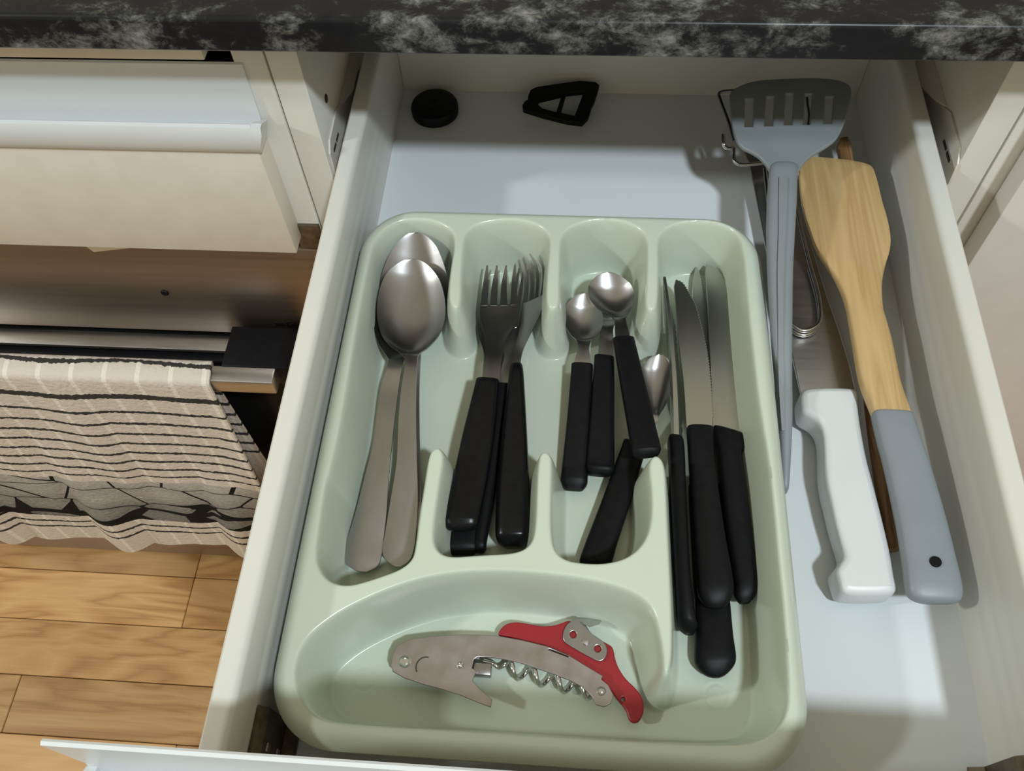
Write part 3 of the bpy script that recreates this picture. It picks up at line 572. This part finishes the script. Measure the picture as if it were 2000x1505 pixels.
def teaspoon(at, label, bowl, handle):
    r = thing('teaspoon', (*at[:2], .005), label, 'teaspoon', TSG)
    link('bowl', ribbon(bowl, 'sheet', 5, 14, tip=True), M['steel'], r); link('handle', ribbon(handle, 'bar', 4, 10, 3.4), M['black'], r)
teaspoon((.1528,-.3098,.014), 'leftmost black-handled teaspoon, its small bowl facing up', [(.1544,-.2288,.029,.1571,-.2287,.029,.0003,.001),(.1484,-.231,.0282,.1626,-.2308,.0282,.002,.001),(.1446,-.2365,.0269,.1661,-.2364,.0269,.0042,.001),(.1425,-.244,.0256,.168,-.2446,.0256,.0056,.001),(.1442,-.2529,.0243,.1678,-.2527,.0243,.005,.001),(.1481,-.2595,.0235,.1646,-.2591,.0235,.003,.0011),(.1515,-.2631,.0232,.1611,-.2627,.0232,.0008,.0013),(.1524,-.2696,.0234,.1599,-.2693,.0234,.0002,.0014),(.1507,-.2789,.0231,.1611,-.2788,.0231,0,.0014),(.1503,-.2854,.0223,.1616,-.2849,.0223,0,.0014)], [(.1501,-.2819,.0223,.1612,-.2822,.0223,0,.004),(.1489,-.2816,.0211,.1622,-.2818,.0211,0,.007),(.1487,-.2847,.0199,.1627,-.2849,.0199,0,.009),(.1471,-.3223,.0162,.162,-.3223,.0162,0,.0105),(.1452,-.3536,.012,.1613,-.3535,.012,0,.0115),(.1455,-.3595,.0115,.1611,-.3594,.0115,0,.01),(.1481,-.3634,.0115,.1585,-.3635,.0115,0,.005)])
teaspoon((.1695,-.3124,.02), 'middle black-handled teaspoon, bowl tucked under the top teaspoon', [(.1687,-.2162,.024,.1714,-.2161,.024,.0003,.001),(.1626,-.2185,.0233,.1776,-.2183,.0233,.002,.001),(.1586,-.2238,.0222,.1811,-.2238,.0222,.0042,.001),(.1578,-.2307,.021,.1819,-.2314,.021,.0054,.001),(.1604,-.2381,.0198,.18,-.239,.0198,.0044,.001),(.1642,-.2433,.0191,.1774,-.244,.0191,.0022,.0011),(.1667,-.249,.019,.1754,-.2494,.019,.0005,.0013),(.1662,-.2606,.0198,.1754,-.261,.0198,.0002,.0014),(.1654,-.2764,.0196,.1753,-.2767,.0196,0,.0014)], [(.165,-.2733,.0209,.1748,-.2745,.0209,0,.004),(.1634,-.2742,.021,.1758,-.2753,.021,0,.007),(.1631,-.2787,.0212,.1761,-.2797,.0212,0,.009),(.1617,-.3158,.0188,.1766,-.3158,.0188,0,.0105),(.16,-.3463,.016,.177,-.3468,.016,0,.0115),(.1601,-.3522,.017,.1766,-.3528,.017,0,.01),(.1627,-.3555,.017,.1739,-.3559,.017,0,.005)])
teaspoon((.1913,-.3099,.03), 'uppermost black-handled teaspoon, slanting right onto the tray divider', [(.1688,-.2154,.0345,.1715,-.2149,.0345,.0003,.001),(.1621,-.2183,.034,.1789,-.2172,.034,.002,.001),(.1582,-.2254,.033,.1851,-.223,.033,.0046,.001),(.1585,-.2338,.0319,.1881,-.2305,.0319,.006,.001),(.164,-.242,.0309,.1872,-.2386,.0309,.005,.001),(.1707,-.2463,.0304,.1846,-.2449,.0304,.0026,.0011),(.175,-.2501,.0303,.1826,-.2494,.0303,.0006,.0013),(.1757,-.2585,.0318,.1838,-.2581,.0318,.0002,.0014),(.176,-.271,.0328,.1863,-.2706,.0328,0,.0014)], [(.176,-.2675,.0328,.1863,-.2666,.0328,0,.004),(.1747,-.2678,.0321,.1876,-.2669,.0321,0,.007),(.1751,-.272,.0319,.1886,-.271,.0319,0,.009),(.1801,-.3096,.0347,.1953,-.3082,.0347,0,.0105),(.185,-.3463,.0385,.2015,-.3442,.0385,0,.0115),(.1858,-.3512,.039,.202,-.3491,.039,0,.01),(.1882,-.3541,.039,.2004,-.3521,.039,0,.005)])
r = thing('teaspoon', (*(.1898,-.3241,.01)[:2], .005), 'lowest spoon turned the other way, bright bowl showing beside the steak knives', 'teaspoon', TSG)
link('bowl', ribbon([(.2029,-.2701,.021,.2061,-.27,.021,.0003,.001),(.197,-.2739,.021,.21,-.273,.021,.002,.001),(.1934,-.28,.0205,.2121,-.2784,.0205,.0042,.001),(.1921,-.2887,.0195,.2127,-.287,.0195,.0055,.001),(.1931,-.2978,.0185,.2116,-.2962,.0185,.005,.001),(.1963,-.3065,.017,.208,-.3059,.017,.003,.0011),(.1989,-.3124,.016,.2045,-.3121,.016,.0006,.0013),(.1977,-.3175,.0145,.2024,-.318,.0145,0,.0014),(.1907,-.3307,.0145,.1944,-.3319,.0145,0,.0014),(.1875,-.3372,.0145,.1925,-.3383,.0145,0,.0014)], 'sheet', 5, 14, tip=True), M['steel'], r)
link('handle', ribbon([(.1839,-.3291,.0135,.1951,-.3335,.0135,0,.004),(.1826,-.3299,.0135,.1957,-.3349,.0135,0,.007),(.1811,-.3349,.0135,.195,-.3398,.0135,0,.009),(.176,-.3506,.0125,.191,-.3549,.0125,0,.0105),(.169,-.3723,.0115,.1853,-.3757,.0115,0,.011),(.1617,-.3938,.0105,.1794,-.3954,.0105,0,.0115),(.1579,-.4063,.01,.1766,-.4065,.01,0,.011),(.1591,-.4099,.01,.1743,-.4103,.01,0,.006)], 'bar', 4, 10, 3.4), M['black'], r)

def knife(at, label, blade, bz, handle, tilt=None, teeth=None, th=.0013, bladeobj=None):
    r = thing('steak_knife', (*at[:2], .006), label, 'knife', KNG)
    link('blade', bladeobj or plate(blade, [], bz, th, .0004, tilt), M['blade'], r)
    link('handle', ribbon(handle, 'bar', 4, 10, 3.0), M['black'], r)
def serrate(edge, pitch, depth):
    out = []; P = crom(edge, 40); L = np.r_[0, np.cumsum(np.linalg.norm(np.diff(P, axis=0), axis=1))]
    n = int(L[-1] / pitch) * 2
    for k in range(n + 1):
        s = L[-1] * k / n; x = np.interp(s, L, P[:, 0]); y = np.interp(s, L, P[:, 1]); x2 = np.interp(s + 1e-4, L, P[:, 0]); y2 = np.interp(s + 1e-4, L, P[:, 1])
        dv = np.array((x2 - x, y2 - y)); dv /= np.linalg.norm(dv) + 1e-9
        o_ = depth if k % 2 else 0
        out.append((x - dv[1] * o_, y + dv[0] * o_))
    return out
eB = [(.2162,-.2121),(.2209,-.2146),(.225,-.2234),(.2289,-.2342),(.2323,-.2542),(.2347,-.2738),(.2357,-.2988),(.2357,-.317)]; bB = [(.2352,-.3259),(.2196,-.3266),(.2193,-.3087),(.2187,-.2902),(.2176,-.2746),(.2166,-.2553),(.2158,-.2373),(.215,-.2178)]
knife((.2303,-.3798,.025), 'serrated steak knife on top in the middle, broad black handle', serrate(eB, .0021, .0007) + bB, .024, [(.2203,-.3259,.0265,.2342,-.3259,.0265,0,.007),(.2193,-.3273,.0265,.2351,-.3272,.0265,0,.011),(.2195,-.3384,.0265,.2345,-.3383,.0265,0,.012),(.2199,-.3615,.026,.2357,-.362,.026,0,.0125),(.2205,-.3929,.0255,.2382,-.3926,.0255,0,.013),(.2215,-.4195,.025,.241,-.4173,.025,0,.0135),(.2222,-.4281,.025,.241,-.4259,.025,0,.012),(.2253,-.4335,.025,.2384,-.4317,.025,0,.008),(.229,-.4358,.025,.235,-.4349,.025,0,.004)])
eC = [(.2386,-.1919),(.2464,-.1961),(.2523,-.2135),(.2549,-.2418),(.2546,-.2812),(.2537,-.3197)]; bC = [(.253,-.3247),(.2365,-.3227),(.2371,-.2926),(.2373,-.2691),(.2379,-.2282),(.2375,-.1995)]
knife((.2448,-.376,.018), 'rightmost steak knife, wide blade close to the tray wall', serrate(eC[1:], .0021, .0006) + bC + [eC[0]], .017, [(.2371,-.3197,.018,.2541,-.3245,.018,0,.006),(.2364,-.3218,.018,.2551,-.3273,.018,0,.01),(.2365,-.3317,.018,.2543,-.335,.018,0,.012),(.2376,-.34,.018,.2523,-.3413,.018,0,.012),(.2395,-.379,.017,.2547,-.3786,.017,0,.012),(.2417,-.4033,.016,.256,-.4025,.016,0,.0125),(.2432,-.418,.0155,.2564,-.4166,.0155,0,.012),(.2433,-.4249,.0155,.2548,-.4237,.0155,0,.009),(.2458,-.4288,.0155,.2514,-.4282,.0155,0,.004)])
eD = [(.2323,-.1891),(.2349,-.1949),(.237,-.2108),(.239,-.2407),(.2393,-.2886),(.2386,-.3255)]; bD = [(.2368,-.3601),(.2235,-.3607),(.2249,-.3262),(.2266,-.2657),(.2281,-.2242),(.2301,-.2)]
knife((.2325,-.4348,.012), 'lowest steak knife, its handle end reaching nearest the front of the tray', serrate(eD, .0021, .0006) + bD, .0105, [(.2216,-.3568,.0125,.2385,-.3559,.0125,0,.007),(.2211,-.3618,.0125,.2395,-.3608,.0125,0,.011),(.2215,-.3937,.012,.2401,-.3927,.012,0,.012),(.2218,-.4237,.0115,.2413,-.4226,.0115,0,.0125),(.2215,-.4465,.0115,.2419,-.4453,.0115,0,.013),(.2207,-.4592,.0115,.2428,-.4574,.0115,0,.0125),(.2221,-.464,.0115,.2411,-.4623,.0115,0,.01),(.2263,-.4675,.0115,.2371,-.4665,.0115,0,.006),(.23,-.4686,.0115,.2338,-.4683,.0115,0,.003)])
# the one standing on edge: blade vertical
def edgeblade():
    top = [(.2083,-.2142,.03),(.2104,-.239,.03),(.2115,-.2597,.03),(.2126,-.2913,.03),(.2128,-.3161,.03),(.2127,-.3405,.03)]; n = 44; P = crom(top, 10); bm = bmesh.new(); rr = []
    for i, p in enumerate(P):
        t_ = i / (len(P) - 1); hgt = .004 + .015 * min(1, t_ * 2.2); wdt = .0008 + .0007 * t_; zt = .030
        sc = .0006 * (i % 2)
        rr.append([bm.verts.new((p[0] - wdt, p[1], zt)), bm.verts.new((p[0] + wdt, p[1], zt)), bm.verts.new((p[0] + wdt + .0032 * min(1, t_ * 3) + sc, p[1], zt - hgt * .55)), bm.verts.new((p[0] + wdt * .5 + .001, p[1], zt - hgt)), bm.verts.new((p[0] - wdt, p[1], zt - hgt * .8))])
    for a, c_ in zip(rr, rr[1:]):
        for k in range(5): bm.faces.new((a[k], a[(k + 1) % 5], c_[(k + 1) % 5], c_[k]))
    bm.faces.new(rr[0][::-1]); bm.faces.new(rr[-1]); return fin(bm, 20)
knife((.2137,-.3785,.02), 'steak knife standing on its edge against the divider, thin serrated blade', None, 0, [(.2094,-.331,.024,.2143,-.3307,.024,0,.006),(.2082,-.3335,.024,.2169,-.3344,.024,0,.014),(.2083,-.3411,.024,.2176,-.342,.024,0,.017),(.2089,-.3761,.0235,.2177,-.3757,.0235,0,.018),(.21,-.4134,.0225,.2182,-.413,.0225,0,.019),(.2109,-.4387,.021,.2202,-.4382,.021,0,.018),(.2122,-.445,.02,.2215,-.4445,.02,0,.015),(.2151,-.4484,.02,.2199,-.4482,.02,0,.007)], bladeobj=edgeblade())

# ------------------------------------------------------------ waiter's corkscrew in the front compartment
k = thing('corkscrew', (*(.1234,-.4711,.01)[:2], .005), 'waiter corkscrew with red lever in the curved front compartment', 'corkscrew')
body = [(.0588,-.4737),(.0588,-.4685),(.0608,-.4631),(.0672,-.4593),(.0808,-.4568),(.0976,-.4549),(.1137,-.4546),(.1268,-.4561),(.1421,-.4588),(.1536,-.4629),(.1635,-.4682),(.1717,-.4725),(.171,-.4743),(.1747,-.477),(.1773,-.4818),(.1762,-.4861),(.1726,-.4881),(.1683,-.4873),(.166,-.4832),(.1607,-.4785),(.154,-.4757),(.1465,-.4733),(.1352,-.4703),(.1275,-.4683),(.1199,-.467),(.1108,-.4663),(.1048,-.4667),(.103,-.4681),(.1024,-.4726),(.1048,-.4739),(.1033,-.4791),(.1077,-.4832),(.1144,-.4878),(.114,-.4919),(.1068,-.4898),(.0992,-.4873),(.0877,-.4844),(.0762,-.4822),(.0669,-.4798),(.0604,-.4769)]
bp = link('body_plate', plate(body, [[(.1429,-.46),(.1532,-.4633),(.1535,-.464),(.1426,-.4607)]], .017, .0016), M['steel2'], k); tag(bp, 'grey stamped steel body', None)
low = [(.0578,-.4715),(.0582,-.4661),(.0643,-.4589),(.0796,-.456),(.0967,-.4542),(.1131,-.4537),(.1264,-.4548),(.142,-.4578),(.1537,-.462),(.1638,-.4674),(.1699,-.4715),(.1617,-.4749),(.1464,-.4699),(.1271,-.4651),(.11,-.4635),(.1031,-.4642),(.1006,-.4704),(.1006,-.4786),(.0863,-.4809),(.0747,-.4794),(.0651,-.477)]
link('body_plate', plate(low, [], .0075, .0014), M['steel2'], k)
for c_, rad in (((185,440), .0050), ((578,465), .0022), ((1580,650), .0030)):
    pass
RV = [((.0663,-.4713,.018), .0034), ((.0961,-.4714,.018), .0019), ((.171,-.4803,.018), .0024)]
for c_, rad in RV: link('rivet', lathe((c_[0], c_[1], .0172), [(.0001, 0), (rad, 0), (rad, .0006), (rad * .8, .0012), (rad * .55, .0006), (rad * .3, .0009), (.0001, .001)], 20), M['chrome'], k)
link('spacer', box(*sorted(((.1023,-.466,.012)[0], (.1125,-.4654,.012)[0])), *sorted(((.1072,-.4752,.012)[1], (.1067,-.469,.012)[1])), .008, .0155, .0008), M['steel'], k)
arc = [((.0722,-.4723,.018)[0] + .0055 + .0052 * math.cos(R(a_)), (.0722,-.4723,.018)[1] - .0012 + .0052 * math.sin(R(a_)), .0179) for a_ in range(80, 215, 12)]
tag(link('stamped_mark', tube(arc, .00035, 2, seg=6), M['dark'], k), 'dark crescent stamped into the body', None)
red = [(.1137,-.4534),(.1167,-.4476),(.122,-.4452),(.129,-.4455),(.1377,-.4469),(.1446,-.4461),(.1492,-.4443),(.153,-.4425),(.1569,-.4437),(.1632,-.448),(.1694,-.4519),(.174,-.4541),(.1774,-.4558),(.1786,-.4638),(.1832,-.4716),(.1898,-.477),(.1933,-.4822),(.1935,-.4882),(.1913,-.4932),(.1884,-.4943),(.1857,-.493),(.1843,-.4877),(.1795,-.4828),(.1727,-.4744),(.1636,-.4676),(.1537,-.4623),(.1421,-.4581),(.1313,-.4566),(.1266,-.4555),(.121,-.4535)]
rl_ = link('lever', plate(rnd(red, 2), [circ((.1828,-.4827,.0115), .0011, 12)], .0115, .0034, .0008), M['red'], k); tag(rl_, 'red enamelled lever', None)
brk = [(.1498,-.4513),(.1507,-.4478),(.1522,-.4451),(.156,-.442),(.1598,-.4414),(.1624,-.4455),(.165,-.4495),(.1692,-.4518),(.1729,-.4545),(.1743,-.4589),(.1726,-.4633),(.1694,-.4646),(.1649,-.4626),(.1526,-.4566),(.15,-.4539)]
bk = link('foil_bracket', plate(rnd(brk, 1), [circ((.1555,-.4509,.0148), .0019, 16), circ((.1689,-.4577,.0148), .0019, 16)], .0142, .0012), M['steel'], k); tag(bk, 'steel foil-cutter plate riveted to the lever', None)
c_ = (.1623,-.4543,.0152); link('rivet', lathe((c_[0], c_[1], .0146), [(.0001, 0), (.0021, 0), (.0018, .0012), (.0001, .0015)], 18), M['steel2'], bk)
bl = [(.1555,-.4419,.019),(.1636,-.4408,.019),(.1711,-.4415,.019),(.1697,-.4444,.019),(.1643,-.447,.019),(.1603,-.4449,.019)]
bm = bmesh.new(); A = [bm.verts.new((p[0], p[1], p[2] - (.006, .0075, .0075, .004, .001, .003)[i])) for i, p in enumerate(bl)]; B = [bm.verts.new(v.co - Vector((0, 0, .0008))) for v in A]
bm.faces.new(A); bm.faces.new(B[::-1])
for i in range(6): bm.faces.new((A[i], A[(i + 1) % 6], B[(i + 1) % 6], B[i]))
link('foil_blade', fin(bm, 20), M['blade'], bk)
a, e = np.array((.1135,-.4682,.0115)), np.array((.1707,-.4803,.0115)); ax = (e - a); Lw = np.linalg.norm(ax); ax /= Lw; s1 = np.array((-ax[1], ax[0], 0)); s2 = np.array((0, 0, 1))
hp = [a - ax * .006, a - ax * .002]
for i in range(100):
    t_ = i / 99; ang = 2 * math.pi * 4.6 * t_ + 2.6; rad = .0042 * min(1, t_ * 7)
    hp.append(a + ax * Lw * t_ + (s1 * math.cos(ang) + s2 * math.sin(ang)) * rad)
tag(link('worm', tube(hp, .00125, 2, seg=8), M['chrome'], k), 'bright steel spiral worm', None)

# ------------------------------------------------------------ utensils beside the tray
# grey silicone turner, head propped up at the back
t0 = thing('turner', (*(.2823,-.2365,.03)[:2], .02), 'grey silicone turner with five slots, propped head at the back of the drawer', 'spatula')
HY, HZ, HS = -.115, .070, .10
head = rnd([(.2506,-.0895),(.2513,-.0853),(.2536,-.0824),(.258,-.0792),(.2656,-.0751),(.2742,-.0731),(.2891,-.0717),(.305,-.0707),(.3186,-.0708),(.3269,-.0724),(.3324,-.0751),(.3345,-.0796),(.334,-.0863),(.3306,-.0995),(.3269,-.1104),(.3235,-.1185),(.3198,-.1252),(.3132,-.1313),(.3073,-.1354),(.3009,-.1407),(.2958,-.1473),(.2928,-.1537),(.2919,-.1594),(.274,-.16),(.2743,-.1524),(.2723,-.1473),(.2682,-.141),(.2623,-.1366),(.2569,-.1335),(.2536,-.1269),(.2519,-.119),(.251,-.1068)], 1)
slots = [[(.2616,-.091),(.2671,-.0909),(.2655,-.1156),(.2598,-.1158)], [(.2761,-.0886),(.2814,-.0885),(.2787,-.1146),(.273,-.1148)], [(.2897,-.0855),(.2949,-.0854),(.2916,-.1133),(.2862,-.1134)], [(.3027,-.0856),(.3074,-.0855),(.3036,-.1127),(.299,-.1128)], [(.3163,-.0877),(.3218,-.0876),(.318,-.1116),(.3127,-.1118)]]
link('head', plate(head, [list(s) for s in slots], 0, .0032, .0010, (HZ, HY, HS)), M['grey'], t0)
tag(link('handle', ribbon([(.2786,-.1459,.067,.2893,-.1456,.067,0,.004),(.2753,-.1484,.067,.2921,-.1479,.067,0,.008),(.2735,-.1568,.066,.2921,-.1562,.066,0,.011),(.2713,-.179,.063,.29,-.1783,.063,0,.012),(.27,-.1999,.0595,.2878,-.1993,.0595,0,.012),(.2696,-.2268,.054,.2852,-.2262,.054,0,.012),(.27,-.2527,.048,.2837,-.2522,.048,0,.012),(.2707,-.277,.042,.2825,-.2765,.042,0,.012),(.272,-.2953,.036,.2821,-.2948,.036,0,.012),(.2729,-.3198,.029,.2814,-.3194,.029,0,.012),(.2732,-.3436,.022,.2798,-.3433,.022,0,.011),(.2737,-.3583,.018,.2784,-.3581,.018,0,.009),(.2748,-.3617,.017,.2774,-.3616,.017,0,.004)], 'bar', 4, 10, 2.8), M['grip'], t0), 'blue-grey handle', None)
gb = ribbon([(.2786,-.1628,.0722,.2838,-.1626,.0722,0,.0006),(.277,-.1846,.0692,.2821,-.1844,.0692,0,.0006),(.2759,-.2052,.0657,.2801,-.205,.0657,0,.0006),(.2741,-.2317,.0602,.2779,-.2315,.0602,0,.0006),(.2735,-.2572,.0542,.2766,-.257,.0542,0,.0006),(.2727,-.2991,.0422,.2757,-.299,.0422,0,.0006),(.2738,-.329,.0332,.2756,-.3289,.0332,0,.0006)], 'sheet', 4, 4)  # groove not cut: its shade is put into a raised, darker strip
tag(link('groove_dark_strip', gb, M['grey'], t0), 'darker grey strip standing in for the dark groove along the handle', None)

# bamboo turner with grey grip
t1 = thing('wooden_turner', (*(.3397,-.2735,.03)[:2], .02), 'bamboo turner with a grey-dipped handle lying against the right drawer side', 'spatula')
link('blade', ribbon([(.3082,-.1129,.042,.3409,-.1164,.042,0,.003),(.3031,-.1206,.042,.3515,-.1206,.042,0,.0045),(.3013,-.132,.042,.354,-.1327,.042,0,.005),(.3006,-.1541,.0415,.3549,-.155,.0415,0,.0055),(.3015,-.1689,.041,.356,-.1693,.041,0,.006),(.3037,-.182,.0405,.3558,-.185,.0405,0,.0065),(.3056,-.1926,.04,.3536,-.196,.04,0,.007),(.3097,-.2042,.0395,.3495,-.207,.0395,0,.0075),(.3155,-.2172,.039,.3453,-.221,.039,0,.008),(.3194,-.2311,.0385,.3434,-.233,.0385,0,.0085),(.3208,-.2417,.038,.3428,-.2424,.038,0,.009)], 'bar', 4, 10, 4.5), M['bamboo'], t1)
tag(link('handle', ribbon([(.3208,-.2413,.038,.3428,-.242,.038,0,.009),(.3214,-.2653,.037,.345,-.265,.037,0,.0105),(.3224,-.2934,.0355,.346,-.2945,.0355,0,.0115),(.327,-.3151,.034,.3496,-.3162,.034,0,.012),(.3274,-.3207,.034,.35,-.321,.034,0,.012)], 'bar', 4, 10, 3.6), M['bamboo'], t1), 'bamboo shank', None)
gp = link('grip', ribbon([(.3275,-.3158,.034,.3502,-.3161,.034,0,.0105),(.3271,-.3169,.034,.3503,-.3172,.034,0,.0124),(.3281,-.3333,.0335,.3524,-.3335,.0335,0,.0126),(.3296,-.3479,.033,.3546,-.3483,.033,0,.0128),(.3312,-.3808,.0325,.3575,-.38,.0325,0,.013),(.3312,-.4044,.032,.3587,-.4023,.032,0,.013),(.3307,-.4185,.0315,.3595,-.4174,.0315,0,.0125),(.3315,-.4244,.031,.359,-.4234,.031,0,.011),(.3352,-.4273,.031,.3574,-.4263,.031,0,.008),(.3398,-.4284,.031,.354,-.4276,.031,0,.004)], 'bar', 4, 10, 3.6), M['grip'], t1); tag(gp, 'blue-grey painted grip', None)
c_ = (.3456,-.408,.0385); hm = lathe((c_[0], c_[1], .0384), [(.0001, 0), (.0030, 0), (.0030, .0010), (.0001, .0010)], 20); link('hole_dark_disc', hm, M['black'], gp)  # raised disc; its black stands in for the shade inside the hanging hole

# slim brown stick beneath
tag(link('wooden_stick', ribbon([(.3421,-.0724,.022,.3482,-.0711,.022,0,.004),(.3386,-.0822,.022,.3492,-.0808,.022,0,.008),(.3391,-.0974,.0215,.3488,-.0961,.0215,0,.009),(.3361,-.2075,.017,.345,-.2063,.017,0,.009),(.3322,-.3001,.012,.341,-.299,.012,0,.009),(.3325,-.354,.008,.3409,-.3529,.008,0,.009),(.3336,-.3859,.006,.3416,-.3849,.006,0,.0085),(.3348,-.3896,.006,.3406,-.389,.006,0,.006)], 'bar', 4, 8, 3.2), M['brownwood']), 'slim brown wooden stick under the bamboo turner', 'stick')

# white-handled chef knife
kn = thing('chef_knife', (*(.3128,-.3356,.01)[:2], .004), 'large kitchen knife with a white moulded handle beside the tray', 'knife')
bl = [(.2717,-.0784),(.2755,-.0896),(.2814,-.175),(.2855,-.2237),(.2904,-.2606),(.2933,-.2933),(.328,-.2917),(.3266,-.2688),(.3234,-.243),(.3188,-.2151),(.3133,-.1692),(.3049,-.1209),(.2896,-.0929),(.2773,-.0799)]
link('blade', plate(bl, [], .013, .0022, .0008), M['brushed'], kn)
hO = [(.2973,-.2924),(.3108,-.2914),(.3241,-.2916),(.3256,-.2948),(.3244,-.3033),(.3238,-.3105),(.3238,-.3236),(.3242,-.3401),(.3257,-.3549),(.327,-.3697),(.3282,-.3849),(.329,-.3982),(.3291,-.4115),(.3295,-.4181),(.3271,-.4214),(.3155,-.4226),(.3032,-.423),(.2993,-.4215),(.2983,-.4164),(.2972,-.4095),(.3002,-.4058),(.3034,-.402),(.3037,-.3978),(.3022,-.3894),(.3008,-.3802),(.2998,-.3692),(.2985,-.358),(.2985,-.3474),(.3,-.3345),(.3006,-.324),(.2991,-.3178),(.2962,-.3144),(.2904,-.3107),(.2896,-.3068),(.2899,-.2976),(.2925,-.2938)]
hm = plate(rnd(hO, 1), [], .0145, .021, .0040); link('handle', hm, M['whiteplastic'], kn)

# bent wire utensil
wu = thing('wire_utensil', (*(.2844,-.1382,.02)[:2], .01), 'bent steel wire utensil half hidden under the grey turner', 'utensil')
loop = [(.2846,-.1033,.0205),(.2849,-.1386,.0205),(.2867,-.1766,.0205),(.2876,-.2122,.0205),(.2889,-.2342,.0205),(.2913,-.2431,.0205),(.2968,-.2474,.0205),(.3034,-.2459,.0205),(.3087,-.2399,.0205),(.3104,-.23,.0205),(.3102,-.2139,.0205),(.3078,-.193,.0205),(.3053,-.1643,.0205),(.3029,-.1306,.0205),(.2998,-.1028,.0205)]
link('wire_loop', tube(loop, .0015, 6), M['chrome'], wu)
loop2 = [(p[0], p[1] - .0012, .0172) for p in loop[4:12]]; link('wire_loop', tube(loop2, .0015, 6), M['chrome'], wu)
hook = [(.2529,-.0853,.036), (.2533,-.0911,.034), (.2546,-.0936,.032), (.2577,-.0941,.031), (.2609,-.0924,.03), (.2612,-.0971,.029), (.2614,-.1023,.028), (.2636,-.1049,.027), (.2675,-.1053,.026), (.2773,-.1019,.024), (.2891,-.0979,.022)]
link('wire_hook', tube(hook, .0015, 5), M['chrome'], wu)
fr = [(.2597,-.0963,.04), (.2564,-.0806,.043), (.2503,-.0592,.047), (.2496,-.056,.048), (.2521,-.0543,.049), (.2628,-.0541,.05), (.2847,-.0554,.051), (.3071,-.0547,.05), (.3127,-.0555,.048), (.3135,-.063,.046), (.3141,-.0748,.043), (.3096,-.0948,.038), (.303,-.1073,.03)]
link('wire_frame', tube(fr, .0012, 6), M['steel'], wu)

# ------------------------------------------------------------ black odds and ends at the back
c_ = (.03,-.0279,.01)
dk = tag(link('round_knob', lathe((c_[0], c_[1], .0005), [(.0001, 0), (.0165, 0), (.0190, .0015), (.0192, .0075), (.0180, .0098), (.0155, .0108), (.004, .0112), (.0032, .0106), (.0001, .0106)], 48), M['black']), 'round black plastic knob lying at the back left of the drawer', 'knob')
o1 = [(.1057,-.0215),(.1074,-.0161),(.1122,-.0134),(.1318,-.0098),(.1465,-.0074),(.1594,-.0082),(.1624,-.0109),(.1607,-.0184),(.1585,-.0259),(.1571,-.028),(.1562,-.0323),(.1545,-.0386),(.1498,-.044),(.1381,-.0427),(.1183,-.0378),(.1023,-.0328),(.1016,-.0291),(.1037,-.0258),(.1056,-.0245)]
h1 = [(.1129,-.0276),(.1149,-.0244),(.1327,-.0194),(.129,-.0349),(.118,-.032)]; h2 = [(.1361,-.0183),(.1503,-.0164),(.1437,-.0378),(.1324,-.0354)]
tag(link('bag_clip', plate(o1, [h1, h2], 0, .0045, .0007, (.0098, -.030, .30)), M['black']), 'black triangular plastic clip with two openings at the back of the drawer', 'clip')
